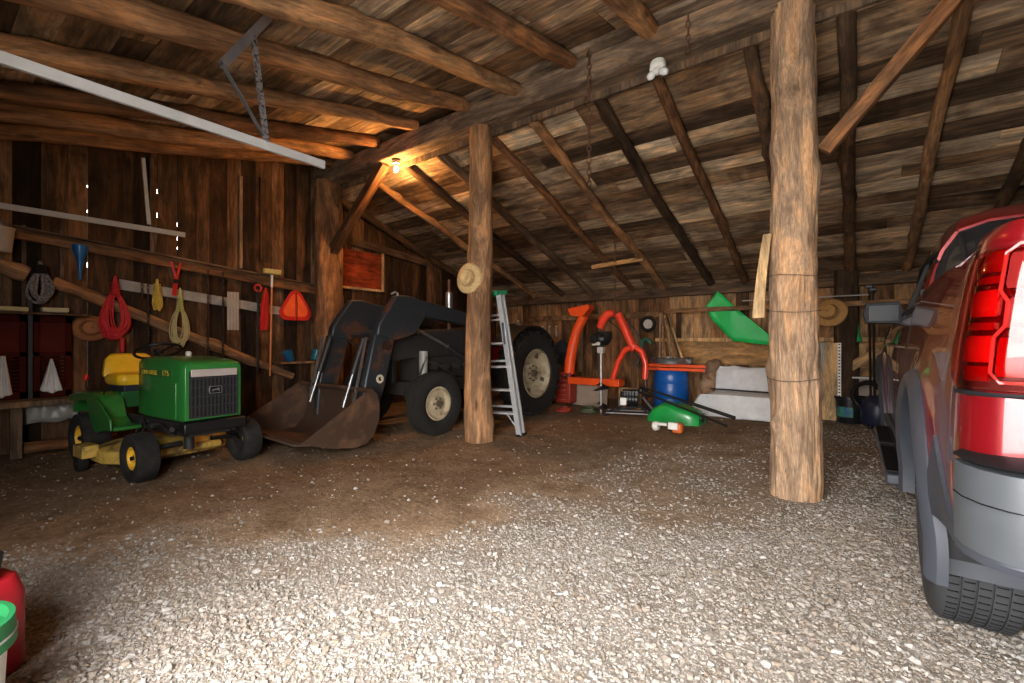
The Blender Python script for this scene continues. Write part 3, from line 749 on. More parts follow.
for s in (-1, 1):
    ribbed((1.90, s*.71, .385), .385, .20, lt, s, .20)
    kk = .94; c = (0, s*.78, .66); Rr = .66; w = .36; M = T(*c) @ R('X', 90); h = w/2; mb = MB()
    mb.lathe([(.385*kk, -h*.7), (.41*kk, -h*.9), (.52*kk, -h), (.62*kk, -h*.97), (.66*kk, -h*.8), (.675*kk, 0), (.66*kk, h*.8), (.62*kk, h*.97), (.52*kk, h), (.41*kk, h*.9), (.385*kk, h*.7)], 72, M, closed=True)
    nl = 22
    for k in range(nl):
        for q in (-1, 1):
            a0 = 2*PI*(k+(0 if q > 0 else .5))/nl
            secs = []
            for j in range(5):
                f = j/4; z = q*h*(1.02*f); a = a0+.22*(1-f); ro = Rr*(1-.045*f**3)
                pa = .030/Rr
                secs.append([M @ Vector((rr_*math.cos(a+da), rr_*math.sin(a+da), z)) for rr_, da in ((.645*kk, -pa*1.3), (.645*kk, pa*1.3), (ro, pa), (ro, -pa))])
            mb.loft(secs)
            f = 1; a = a0
            mb.cbox((0, 0, 0), (.10, .045, .012), M @ R('Z', math.degrees(a)) @ T(.615*kk, 0, q*h*.99))
    o = mb.build('wheel', AGT, lt)
    ss = -s; d = MB()
    d.lathe([(.392*kk, ss*h*.72), (.402*kk, ss*h*.80), (.375*kk, ss*h*.84), (.36*kk, ss*h*.45), (.335*kk, ss*h*.30), (.30*kk, ss*h*.20), (.17*kk, ss*h*.02), (.15, ss*h*.30), (.07, ss*h*.34), (0, ss*h*.34)], 56, M, caps=False)
    d.lathe([(.388*kk, -h*.7), (.388*kk, h*.7)], 56, M, caps=False); d.build('rim', RIMC, o)
    d = MB()
    for k in range(8):
        a = 2*PI*k/8; d.cyl(M @ Vector((.11*math.cos(a), .11*math.sin(a), ss*h*.30)), M @ Vector((.11*math.cos(a), .11*math.sin(a), ss*h*.48)), .014, n=6)
    for k in range(4):
        a = 2*PI*k/4+.4; MB().cbox((0, 0, 0), (.08, .06, .03), M @ R('Z', math.degrees(a)) @ T(.29, 0, ss*h*.30)).build('rim_clamp', MATS['greasy_hub'], o)
    d.cyl(M @ Vector((0, 0, ss*h*.2)), M @ Vector((0, 0, ss*h*.62)), .055, n=20)
    d.build('hub', MATS['greasy_hub'], o)
    # rear fender
    mb = MB(); secs = []
    for k in range(13):
        a = math.radians(35+125*k/12); ri = .74
        secs.append([(ri*math.cos(a), s*.50, .66+ri*math.sin(a)), (ri*math.cos(a), s*.88, .66+ri*math.sin(a)), ((ri-.012)*math.cos(a), s*.88, .66+(ri-.012)*math.sin(a)), ((ri-.012)*math.cos(a), s*.50, .66+(ri-.012)*math.sin(a))])
    mb.loft(secs); mb.build('rear_fender', HOODM, lt)
    # front axle leg
    MB().box((1.89, s*.25 if s > 0 else s*.60, .40), (2.0, s*.60 if s > 0 else s*.25, .50)).cyl((1.95, s*.56, .35), (1.95, s*.56, .62), .035).build('front_axle', HOODM, lt)
# hood and engine
def hsec(x, w, zb, zt, r=.05): return [(x, y, z) for (_, y, z) in rsec(x, w, zb, zt, r)]
MB().loft([hsec(.55, .26, .98, 1.36), hsec(1.0, .25, .96, 1.34), hsec(1.9, .235, .93, 1.28), hsec(2.12, .225, .90, 1.24), hsec(2.15, .21, .92, 1.20)]).build('hood', HOODM, lt, bevel=.006)
MB().box((2.10, -.21, .62), (2.16, .21, .92)).build('front_grille', plain('grille_dark', (.01, .01, .01), .6), lt, bevel=.01)
mb = MB()
mb.box((.3, -.22, .45), (2.0, .22, .62)); mb.box((.7, -.17, .6), (1.75, .17, .95)); mb.box((-.35, -.27, .42), (.55, .27, .98))
for k in range(4): mb.cyl((.85+k*.22, .14, .80), (.85+k*.22, .30, .80), .045)
mb.tube([(1.7, .2, .9), (1.5, .3, .85), (1.2, .27, .7), (.9, .3, .65), (.6, .28, .8)], .02)
mb.tube([(1.75, .1, .6), (1.8, .3, .7), (1.7, .32, .95)], .015); mb.cyl((1.25, .2, .60), (1.25, .34, .60), .10)
mb.build('engine', plain('greasy_engine', (.028, .024, .020), .55), lt)
MB().cyl((1.72, .28, .66), (1.70, .27, 1.02), .055, .06).build('coolant_bottle', plain('cloudy_bottle', (.30, .28, .25), .4), lt)
e_ = MB().cyl((1.05, .08, 1.3), (1.05, .08, 1.58), .025).build('exhaust_pipe', plain('rusty_pipe', (.10, .05, .03), .7), lt)
MB().lathe([(.02, 1.46), (.055, 1.49), (.055, 1.76), (.02, 1.79)], 20, T(1.05, .08, .10)).build('muffler', STEEL, lt)
MB().cyl((1.05, .08, 1.89), (1.05, .08, 2.06), .02).build('exhaust_tip', MATS['rusty_pipe'], lt)
MB().cyl((1.85, -.02, 1.27), (1.85, -.02, 1.40), .03).lathe([(.07, 1.40), (.075, 1.42), (.07, 1.44), (0, 1.45)], 20, T(1.85, -.02, 0)).build('air_intake', STEEL, lt)
MB().loft([hsec(-.05, .22, .95, 1.10, .03), hsec(.25, .24, .95, 1.12, .03)]).build('operator_platform', TRED, lt)
for s in (-1, 1): MB().box((.15, s*.28-.02 if s > 0 else s*.46, .75), (.55, s*.46 if s > 0 else s*.28+.02, 1.18)).build('side_panel', TRED, lt, bevel=.02)
MB().tube([(.45, 0, 1.2), (.30, 0, 1.48)], .02).build('steering_column', BLACKM, lt)
MB().torus((0, 0, 0), .20, .015, 36, 8, T(.29, 0, 1.48) @ R('Y', -30)).bar((.29-.17, 0, 1.48-.1), (.29+.17, 0, 1.48+.1), .03, .01).build('steering_wheel', BLACKM, lt)
mb = MB(); mb.loft([[(x*sc-.2, y*sc, z) for x, y in rr(.2, .22, .06)] for z, sc in ((1.08, .9), (1.12, 1), (1.17, .95))]); mb.loft([[(-.40-.05*q, y*.95, 1.3+x) for x, y in rr(.16, .22, .06)] for q in (0, 1)][::-1]); mb.build('operator_seat', HOODM, lt)
# loader frame: mast, boom with knee, lower arms, cylinders
def poly_plate(pts, y0, y1, name, mat, bev=.012):
    return MB().prism([(x, z) for x, z in pts], -y1, -y0, R('X', 90)).build(name, mat, lt, bevel=bev)
for s in (-1, 1):
    y0, y1 = (.42, .54) if s > 0 else (-.54, -.42)
    poly_plate([(.62, .55), (.80, .55), (.84, 1.36), (.80, 1.44), (.66, 1.44), (.60, 1.36)], y0, y1, 'loader_mast', DARKM)
    arm = poly_plate([(.60, 1.30), (.62, 1.44), (1.30, 1.58), (1.95, 1.665), (2.17, 1.71), (2.34, 1.70), (2.60, 1.34), (2.62, 1.22), (2.36, 1.16), (2.06, 1.24), (1.89, 1.46), (1.20, 1.38)], y0, y1, 'loader_boom', DARKM, .02)
    q = poly_plate([(2.36, 1.20), (2.64, 1.24), (2.78, .66), (2.82, .26), (2.78, .14), (2.68, .14), (2.60, .36), (2.50, .64)], y0+.01, y1-.01, 'loader_arm', DARKM, .02)
    yo = (.542 if s > 0 else -.542)
    mb = MB(); 
    sgn = 1 if s > 0 else -1
    d = MB().cyl((2.49, yo-.02*sgn, 1.10), (2.49, yo+.012*sgn, 1.10), .055, n=28).build('pivot_bush', plain('pivot_dark', (.03, .012, .008), .4), arm)
    if s > 0:
        d = MB().cyl((2.58, yo-.03, .72), (2.58, yo-.008, .72), .050, n=28).build('round_decal', plain('cream_decal', (.55, .48, .34), .5), q)
        MB().prism([(-.02, -.02), (.018, -.022), (.024, .006), (.0, .028), (-.024, .008), (-.006, .002), (-.004, -.01)], 0, .002, T(2.58, yo-.006, .72) @ R('X', -90)).build('decal_mark', BLACKM, d)
    # hydraulic cylinders
    yc = .36*s
    c1 = MB().cyl((.75, yc, .75), (1.35, yc, 1.08), .036).build('lift_cylinder', HOODM, lt); MB().cyl((1.35, yc, 1.08), (1.87, yc, 1.30), .018).build('cylinder_rod', STEEL, c1)
    c2 = MB().cyl((2.68, yc, 1.18), (2.82, yc, .78), .032).build('tilt_cylinder', HOODM, lt); MB().cyl((2.82, yc, .78), (2.94, yc, .42), .016).build('cylinder_rod', STEEL, c2)
    # thin steel link in front of the arm
    MB().bar((2.72, .47*s, 1.20), (2.88, .47*s, .46), .014, .03).build('tilt_link', STEEL, lt)
MB().cyl((2.32, -.45, 1.25), (2.32, .45, 1.25), .05).tube([(2.42, -.4, 1.18), (2.5, -.1, 1.10), (2.45, .2, 1.16), (2.5, .4, 1.2)], .012).tube([(2.0, -.3, 1.3), (2.1, 0, 1.12), (2.2, .3, 1.2)], .01).build('cross_tube', DARKM, lt)
MB().tube([(2.26, .44, 1.70), (2.26, .44, 1.735), (2.30, .44, 1.75), (2.34, .42, 1.72)], .012).build('hose_loop', STEEL, lt)
# bucket: curved shell between two side plates, tipped back a little
back = [(.84, .045), (.54, .0), (.26, .0), (.12, .04), (.04, .14), (.0, .30), (.02, .46), (.06, .56), (.12, .61)]
BM = T(2.80, 0, .055) @ T(.3, 0, 0) @ R('Y', -9) @ T(-.3, 0, 0)
inner = [(x+(.012 if x < .3 else 0), z+.014) for x, z in back]
mb = MB(); mb.prism(back+inner[::-1], -.76, .76, BM @ R('X', 90)); mb.cyl(BM @ Vector((.13, -.76, .60)), BM @ Vector((.13, .76, .60)), .022)
bs = mb.build('bucket', BUCK, lt)
for s in (-1, 1):
    side = back+[(.20, .58)]
    MB().prism(side, s*.76-.008, s*.76+.008, BM @ R('X', 90)).build('bucket_side', BUCK, bs)
MB().box((.74, -.77, .026), (.90, .77, .044), BM).build('cutting_edge', plain('worn_edge', (.16, .12, .09), .4, .6), bs, bevel=.004)

# ================================================================== left wall: rails, shelves and what hangs there
XW = XL+.17
def Lw(px, py, x=None): return onX(px, py, XW if x is None else x)
def Wt(px0, py0, px1, py1, w, h, nm, mat, lab, cat, x=None, seed=0, up=(1, 0, 0)):
    return timber(nm, Lw(px0, py0, x), Lw(px1, py1, x), w, h, mat, lab, cat, up=up, seed=seed)
timber('tool_rail', Lw(13, 232, XL+.05), Lw(318, 291, XL+.05), .13, .045, LOG, 'long wooden rail on the left wall carrying the hanging ropes and tools', 'rail', up=(1, 0, 0), seed=31)
timber('shelf_strip', Lw(13, 226, XL+.09), Lw(318, 286, XL+.09), .02, .11, LOGGREY, 'narrow wooden ledge on top of the long tool rail of the left wall', 'ledge', up=(1, 0, 0), seed=32)
timber('backing_board', Lw(118, 284, XL+.035), Lw(286, 312, XL+.035), .12, .025, plain('chalky_board', (.34, .31, .28), .8, var=.25), 'pale greyish board fixed flat on the left wall behind the ropes', 'board', up=(1, 0, 0), seed=33)
log('wall_brace', Lw(52, 282, XL+.085), Lw(292, 376, XL+.085), .062, .055, POSTW, 'long peeled diagonal pole running down the left wall behind the lawn tractor', 'pole', n=16, m=40, rough=.012, seed=34, knots=6)
log('wall_brace', Lw(-40, 250, XL+.12), Lw(27, 275, XL+.12), .062, .060, POSTW, 'short peeled pole on the left wall under the white bucket', 'pole', n=16, m=20, rough=.012, seed=35, knots=3)
# bench shelf
p = Lw(0, 404, XL+.3); q = Lw(112, 404, XL+.3)
t = thing('wall_bench', 'low grey plank bench along the left wall under the dark cupboard doors', 'bench', (XL+.24, (p.y-.5+q.y)/2, 0))
hl = (q.y-p.y+.5)/2
MB().box((-.20, -hl, .50), (.20, hl, .56)).build('bench_top', LOGGREY, t, bevel=.008)
for s in (-.9, -.1, .85): MB().box((.05, s*hl-.04, 0), (.13, s*hl+.04, .50)).build('leg', LOGGREY, t)
log('timber_offcut', (XL+.22, p.y+.1, .26), (XL+.22, q.y+.05, .26), .06, .06, LOG, 'round log lying lengthwise on the floor beneath the plank bench', 'log', n=14, m=24, rough=.02, seed=41)
bpy.data.objects['timber_offcut'].location.z = .065
mb = MB(); q0 = Lw(16, 415, XL+.12); q1 = Lw(78, 415, XL+.12)
n_ = 26
vs = []; fs = []
for i in range(n_+1):
    for j in range(5):
        y = q0.y+(q1.y-q0.y)*i/n_; z = .40+.11*(j-2)/2*.9
        d = .03*noise.noise(Vector((y*14, z*22, 1)))
        vs.append((XL+.14+d, y+.02*noise.noise(Vector((y*9, z*9, 5))), z+.02*noise.noise(Vector((y*8, j, 3)))))
for i in range(n_):
    for j in range(4): fs.append((i*5+j, (i+1)*5+j, (i+1)*5+j+1, i*5+j+1))
mb.add(vs, fs); o = mb.build('plastic_sheeting', plain('crumpled_sheeting', (.30, .28, .25), .35), solid=.004)
tag(o, 'crumpled grey plastic sheeting tucked under the plank bench', 'sheeting')

# cupboard doors (dark red louvred shutters) on the bench, with a dark post between them
MAR = plain('dark_maroon', (.050, .006, .004), .8, spec=.08)
def shutter(y0, y1, lab):
    z0, z1 = .565, 1.42; w = y1-y0
    t = thing('louvred_shutter', lab, 'shutter', (XL+.12, (y0+y1)/2, z0))
    hw = w/2; H = z1-z0
    MB().box((-.012, -hw, 0), (.012, -hw+.05, H)).box((-.012, hw-.05, 0), (.012, hw, H)).box((-.012, -hw, 0), (.012, hw, .07)).box((-.012, -hw, H-.07), (.012, hw, H)).box((-.012, -hw, H*.50), (.012, hw, H*.50+.05)).build('shutter_frame', MAR, t, bevel=.003)
    mb = MB()
    for k in range(9):
        z = .085+k*(H*.5-.09)/9; mb.cbox((0, 0, 0), (.03, w-.1, .006), T(0, 0, z+.015) @ R('Y', 40))
    mb.build('louvres', MAR, t)
    MB().box((-.004, -hw+.05, H*.5+.05), (.004, hw-.05, H-.07)).build('upper_panel', plain('maroon_panel', (.075, .012, .008), .8, spec=.08), t)
ya, yb_ = Lw(-30, 360).y, Lw(27, 360).y
yc, yd = Lw(34, 360).y, Lw(66, 360).y
shutter(yb_-.62, yb_, 'dark maroon louvred shutter at the picture edge with a towel corner over it')
shutter(yc, yd+.05, 'dark maroon louvred shutter with a white rag hung on its corner')
tag(MB().box((XL+.06, yb_+.01, .56), (XL+.16, yc-.01, 1.62)).cyl((XL+.17, (yb_+yc)/2, 1.0), (XL+.19, (yb_+yc)/2, 1.0), .02).build('cupboard_post', BLACKM), 'black upright between the two dark maroon shutters', 'post')
tag(MB().box((XL+.02, yb_-.65, 1.425), (XL+.30, yd+.18, 1.445)).build('cupboard_shelf', LOGDARK), 'thin dark shelf above the two maroon shutters', 'shelf')
def cloth(name, cx, cy, cz, w, h, mat, lab, cat, x=.0, taper=.5, seed=0, ax='y', fold=.02):
    """cloth hung from a point: gathered at the top, folds widening down"""
    vs = []; fs = []; n, m = 18, 16
    for j in range(m+1):
        f = j/m; ww = w*(taper+(1-taper)*f)
        for i in range(n+1):
            s = i/n-.5; d = fold*math.sin(s*16+seed)*(1-.3*f)+.01*noise.noise(Vector((s*4, f*4, seed)))
            zz = cz-h*f+ (.18*h*abs(s)*f) + .02*noise.noise(Vector((s*3, 0, seed)))*f
            p_ = (cx+d+.01, cy+s*ww, zz) if ax == 'y' else (cx+s*ww, cy-d, zz)
            vs.append(p_)
    for j in range(m):
        for i in range(n): a = j*(n+1)+i; fs.append((a, a+1, a+n+2, a+n+1))
    mb = MB(); mb.add(vs, fs); return tag(mb.build(name, mat, solid=.004), lab, cat)
p = Lw(51, 359, XL+.16); cloth('rag', XL+.17, p.y, p.z, .17, .36, WHITE, 'white rag hanging from the corner of the right maroon shutter', 'rag', taper=.08, seed=1)
p = Lw(2, 356, XL+.16); cloth('towel', XL+.17, p.y, p.z, .14, .42, WHITE, 'white towel hanging at the picture edge before the maroon shutter', 'towel', taper=.3, seed=3)
# folded papers on the shelf
p = Lw(8, 318, XL+.16); tag(MB().cbox((XL+.18, p.y, 1.475), (.18, .26, .045)).jitter(.006, 5).build('folded_bag', plain('yellowish_paper', (.42, .36, .18), .8), bevel=.01), 'folded yellowish bag on the shelf above the left shutter', 'bag')
p = Lw(54, 318, XL+.16); tag(MB().cbox((XL+.18, p.y, 1.48), (.16, .20, .05)).jitter(.008, 6).build('folded_bag', plain('pale_paper', (.48, .43, .27), .8), bevel=.01), 'crumpled pale bag on the shelf above the right shutter', 'bag')

# bucket on the rail end at the edge of the photograph
p = Lw(-4, 250, XL+.2)
t = thing('plastic_bucket', 'off-white plastic bucket on the short pole high on the left wall', 'bucket', (XL+.21, p.y-.0, p.z-.02))
MB().lathe([(.0, 0), (.10, 0), (.105, .01), (.125, .22), (.132, .225), (.132, .245), (.120, .245), (.100, .02), (0, .02)], 32).build('bucket_body', plain('dirty_white_plastic', (.40, .34, .30), .5), t)
MB().loft([[(.08*math.cos(a)*s, .08*math.sin(a)*s, z+.02*math.cos(a*3)) for a in [2*PI*k/12 for k in range(12)]] for z, s in ((.20, 1.2), (.28, 1.0), (.33, .5))]).build('rag_bundle', plain('pinkish_cloth', (.38, .30, .28), .9), t)

# funnel
p = Lw(80, 245, XL+.15)
t = thing('funnel', 'long-necked blue plastic funnel hanging below the tool rail', 'funnel', (XL+.15, p.y, p.z))
MB().bar((-.13, 0, .01), (.0, 0, .005), .012, .012).build('hanging_peg', BLACKM, t)
MB().lathe([(.062, 0), (.068, -.005), (.066, -.05), (.045, -.12), (.026, -.20), (.012, -.38), (.008, -.38), (.020, -.19), (.038, -.12), (.060, -.04)], 28, closed=True).build('funnel_cone', plain('blue_plastic', (.005, .11, .32), .35), t)

def hook(p): return MB().tube([(XL+.03, p.y, p.z), (XW+.01, p.y, p.z), (XW+.02, p.y, p.z+.02)], .004, 6)
def coil(name, px, ptop, pbot, width, mat, lab, cat, r=.006, loops=9, seed=1, wrap=None, grp=None, gather=.25):
    """a hank of rope: bound at the top, loops hanging below"""
    rnd = random.Random(seed); a = Lw(px, ptop); b = Lw(px, pbot); H = a.z-b.z
    t = thing(name, lab, cat, (XW, a.y, a.z), group=grp)
    mb = MB()
    for k in range(loops):
        w = width*rnd.uniform(.25, 1)/2; h = H*rnd.uniform(.82, 1.0); pts = []; dx = rnd.uniform(-.02, .035); sk = rnd.uniform(-.02, .02)
        for i in range(29):
            u = 2*PI*i/28; s = math.sin(u); f = (1-math.cos(u))/2   # f 0 top, 1 bottom
            ww = w*(math.sin(PI*min(1, f*1.0)**.8*.5+.0) if f < .5 else 1)*1.0
            env = gather*.4 + (1-gather*.4)*min(1, max(0, (f-gather)/(1-gather)))**.6
            pts.append((dx*f+.004*rnd.uniform(-1, 1), s*w*1.25*env+sk*f, -h*f))
        mb.tube(pts, r, 6, closed=False)
    mb.build('rope_loops', mat, t)
    mb = MB(); zt = -H*gather
    for k in range(7):
        z = zt*(.35+.65*k/6); mb.torus((0, 0, z), .016+.010*k/6+r*1.5, r, 16, 6, sy=1.2)
    mb.build('rope_wrap', wrap or mat, t)
    return t
coil('extension_cord', 115, 276, 340, .30, REDROPE, 'bright red extension cord coiled and hung from the tool rail', 'cord', .008, 26, 2, gather=.32)
p = Lw(122, 338); q = Lw(122, 352)
o = MB().cyl(p, q, .022).build('cord_plug', REDROPE, bpy.data.objects['extension_cord']); o.matrix_parent_inverse = Matrix.Translation(-bpy.data.objects['extension_cord'].location)
coil('rope', 157, 279, 311, .11, YEL, 'short yellow rope hank hanging beside the red strap', 'rope', .007, 12, 4, gather=.5)
coil('rope', 180, 288, 348, .24, plain('faded_yellow_rope', (.50, .42, .20), .85), 'long faded yellow rope hank with loose loops above the hood', 'rope', .006, 14, 6, wrap=plain('yellow_green_wrap', (.50, .50, .06), .7), gather=.38)
# red ratchet strap
p = Lw(176, 262); t = thing('tie_down_strap', 'red webbing strap looped over the rail above the faded rope', 'strap', (XW, p.y, p.z))
MB().bar((0, -.05, 0), (.01, 0, -.22), .004, .028).bar((0, .05, 0), (.01, 0, -.22), .004, .028).bar((.01, 0, -.20), (.0, -.02, -.42), .004, .05).build('webbing', RED, t)
MB().cbox((.015, 0, -.24), (.02, .06, .05)).build('buckle', BLACKM, t, bevel=.003)
# patterned cord bundle
coil('cord_bundle', 40, 262, 305, .20, plain('mottled_cord', (.17, .15, .15), .8, var=.9, scale=60), 'mottled grey and black cord bundle hanging beside the pole', 'cord', .012, 12, 9, wrap=BLACKM)
# straw sun hat on the wall, seen face on
def hat(name, M, R1, lab, mat, band=None, crown=.11, droop=.02, pinch=True):
    t = thing(name, lab, 'hat'); t.matrix_world = M
    vs = []; fs = []; n = 56
    prof = [(R1, -droop), (R1*.86, -.004), (R1*.62, .0), (R1*.54, .012), (R1*.50, crown*.55), (R1*.45, crown*.88), (R1*.33, crown), (R1*.12, crown*.97), (0.004, crown*.96)]
    for (r, z) in prof:
        for k in range(n):
            a = 2*PI*k/n; x = r*math.cos(a)*1.06; y = r*math.sin(a)*.96; zz = z
            if r > R1*.7: zz += .018*math.cos(2*a)*(r/R1)
            if pinch and z > crown*.7: zz -= .035*math.exp(-(y/(R1*.13))**2); y *= 1-.22*max(0, math.cos(a))*(r/(R1*.5))
            vs.append((x, y, zz))
    for i in range(len(prof)-1):
        for k in range(n): fs.append((i*n+k, i*n+(k+1) % n, (i+1)*n+(k+1) % n, (i+1)*n+k))
    mb = MB(); mb.add(vs, fs); mb.build('hat_body', mat, t, solid=.006)
    if band: MB().lathe([(R1*.548, .012), (R1*.53, .035), (R1*.515, .035), (R1*.533, .012)], 56, Matrix.Diagonal((1.06, .98, 1, 1)), closed=True).build('hat_band', band, t)
    return t
STRAW = plain('straw', (.55, .37, .17), .8, var=.22, scale=40, bmp=.6)
STRAWD = plain('dark_straw', (.42, .22, .07), .8, var=.22, scale=40, bmp=.6)
def face(p, nrm, roll=0): return frame(p, nrm) @ R('Z', roll)
p = Lw(92, 328, XL+.12); hat('straw_hat', face((XL+.07, p.y, p.z), (1, -.05, .05)), .155, 'round orange-brown straw hat on the left wall beside the red cord', plain('orange_straw', (.32, .115, .035), .75, scale=40), crown=.075, pinch=False)

# chains and straps hanging from the rail
CH = plain('dark_chain', (.05, .035, .03), .5, .7)
def chain(name, top, length, lab, cat='chain', grp=None, r=.006, R_=.02, mat=None, w=1.0):
    t = MB(); n = int(length/(R_*1.9)); t_ = Vector(top)
    for k in range(n):
        M = T(0, 0, -(k+.5)*R_*1.9) @ R('Z', 90*(k % 2)+15) @ R('Y', 90)
        t.torus((0, 0, 0), R_, r, 10, 5, M @ Matrix.Diagonal((1, .62*w, 1, 1)))
    o = t.build(name, mat or CH); o.location = t_; return tag(o, lab, cat, grp)
for i, (px, a, b_, lab) in enumerate(((148, 267, 345, 'dark chain hanging between the red cord and the short yellow rope'), (208, 270, 362, 'dark chain hanging just right of the long faded rope'), (223, 272, 366, 'dark chain hanging left of the pale plastic strips'), (142, 266, 300, 'short dark chain hanging right beside the red extension cord'))):
    p = Lw(px, a); q = Lw(px, b_); chain('hanging_chain', p, p.z-q.z, lab, grp='chains on the tool rail')
def stick(name, px0, py0, px1, py1, r, mat, lab, cat, x=None):
    return tag(MB().tube([Lw(px0, py0, x), Lw(px1, py1, x)], r, 8).build(name, mat), lab, cat)
t = thing('iron_bar', 'long dark iron bar with a red ring top leaning on the wall', 'bar', Lw(258, 372))
p = Lw(258, 372); q = Lw(258, 288); MB().cyl((0, 0, 0), q-p, .014).build('bar', BLACKM, t); MB().torus((0, 0, 0), .045, .014, 20, 8, T(*(q-p)) @ R('Y', 90)).build('ring', RED, t)
# pale plastic strips
p = Lw(233, 292); q = Lw(228, 330)
mb = MB()
for k in range(4): mb.cbox((XW+.004*k, p.y-.055+.036*k, (p.z+q.z)/2), (.006, .034, p.z-q.z))
tag(mb.build('plastic_strips', plain('cloudy_strip', (.42, .37, .32), .25, coat=.5), bevel=.002), 'bundle of pale vertical plastic strips hanging over the pale board', 'strips')
# broom with pale yellow head and orange handle
p = Lw(272, 273, XW+.06); q = Lw(270, 376, XW+.06)
t = thing('push_broom', 'upturned broom with pale yellow head and orange handle', 'broom', q)
v = p-q
MB().tube([(0, 0, 0), v*.97], .013, 10).build('handle', plain('orange_handle', (.62, .22, .07), .5), t)
MB().cyl(v*.86, v*.98, .017, n=12).build('ferrule', WP, t)
MB().cbox(v+Vector((0, 0, .02)), (.06, .24, .07)).build('broom_head', plain('pale_yellow_bristle', (.50, .42, .15), .8, var=.3, scale=50), t, bevel=.008)
# folded red umbrella
p = Lw(266, 288); q = Lw(264, 330)
t = thing('folded_umbrella', 'folded red umbrella hanging beside the orange broom handle', 'umbrella', (XW, p.y, p.z)); H = p.z-q.z
secs = []
for f, r_ in ((0, .012), (.15, .03), (.4, .045), (.75, .055), (1.0, .045)):
    secs.append([((r_*(1+.25*math.cos(a*6)))*math.cos(a)*.7, (r_*(1+.25*math.cos(a*6)))*math.sin(a)-.03*f, -H*f) for a in [2*PI*k/24 for k in range(24)]])
MB().loft(secs[::-1]).build('canopy', RED, t); MB().tube([(0, 0, 0), (0, 0, .05)], .006, 8).build('tip', BLACKM, t)
# slow-moving-vehicle sign: rounded orange-red triangle
p = Lw(299, 305)
t = thing('warning_triangle', 'fluorescent orange-red warning triangle with rounded corners on the wall', 'warning sign', (XL+.07, p.y, p.z))
def rtri(w, h, r, n=5):
    cs = [(-w/2+r, -h/2+r, 150, 270), (w/2-r, -h/2+r, 270, 390), (0, h/2-r, 30, 150)]; pts = []
    for cx, cy, a0, a1 in cs:
        for k in range(n+1): a = math.radians(a0+(a1-a0)*k/n); pts.append((cx+r*math.cos(a), cy+r*math.sin(a)))
    return pts
MM = R('Z', 90) @ R('X', 90)
MB().prism(rtri(.50, .46, .11), -.004, .004, MM).build('border', plain('reflective_red', (.62, .025, .02), .35), t)
for s in (-1, 1):
    pts = [(s*abs(x)*.98 if x*s > .012 else s*.012, y) for x, y in rtri(.39, .35, .08)]
    uq = []
    for q_ in pts:
        if not uq or (abs(q_[0]-uq[-1][0])+abs(q_[1]-uq[-1][1])) > 1e-5: uq.append(q_)
    MB().prism(uq, .004, .008, MM).build('panel', plain('fluorescent_orange', (.95, .13, .03), .4), t)
tag(MB().tube([(XL+.09, p.y, p.z+.2), (XL+.093, p.y+.015, p.z), (XL+.09, p.y, p.z-.6)], .005, 6).build('cord', BLACKM), 'thin black cord hanging down across the middle of the orange triangle', 'cord')
# small shelf with blue items at the far end
p = Lw(281, 362); q = Lw(316, 366)
tag(MB().box((XL+.02, p.y-.05, p.z-.03), (XL+.26, -.22, p.z)).build('small_shelf', LOGDARK), 'small dark shelf low on the wall beside the dark log post', 'shelf')
for px, mat, lab in ((291, plain('blue_jug', (.01, .09, .19), .4), 'tilted dark blue plastic scoop on the small wall shelf'), (315, plain('teal_jug', (.01, .15, .19), .4), 'teal plastic scoop on the small shelf beside the log post')):
    u = Lw(px, 355, XL+.14); tz = p.z
    t = thing('scoop', lab, 'scoop', (XL+.14, u.y, tz+.012))
    MB().lathe([(0, 0), (.055, 0), (.065, .02), (.075, .16), (.068, .16), (.058, .02), (0, .012)], 20, R('X', 24 if px == 291 else -16)).build('scoop_body', mat, t)
# jugs and tools on a shelf behind the loader
p = onX(345, 293, XL+.1); q = onX(385, 297, XL+.1)
tag(MB().box((XL+.02, p.y-.1, 1.50), (XL+.24, q.y+.1, 1.53)).build('small_shelf', LOGDARK), 'dark shelf under the framed red panel behind the loader arms', 'shelf')
for px, c, lab in ((345, (.05, .05, .06), 'small black bottle on the shelf under the red panel'), (352, (.05, .06, .16), 'small blue-black bottle on the shelf under the red panel'), (358, (.40, .40, .42), 'pale grey bottle on the shelf under the red panel')):
    u = onX(px, 292, XL+.12)
    t = thing('bottle', lab, 'bottle', (XL+.12, u.y, 1.53), group='bottles under the red panel')
    MB().lathe([(0, 0), (.04, 0), (.042, .01), (.042, .12), (.02, .15), (.014, .155), (.014, .17), (0, .17)], 16).build('bottle_body', plain('bottle_%d' % px, c, .3), t)
    MB().cyl((0, 0, .165), (0, 0, .19), .017, n=12).build('cap', WP, t)

# ================================================================== hats, ladder, plank on the posts
p = onY(473, 277, -.20); hat('straw_hat', face((-.035, -.165, p.z), (.30, -1, .06), 80), .165, 'pale straw fedora hanging on the peeled log post', STRAW, band=STRAW, crown=.10)
c = onY(829, 312, 3.98); hat('straw_hat', face((c.x, 4.02, c.z), (-.25, -1, .18), 0), .215, 'wide-brimmed amber straw hat on the dark back post', STRAWD, band=plain('brown_band', (.22, .10, .03), .7), crown=.12, pinch=False)
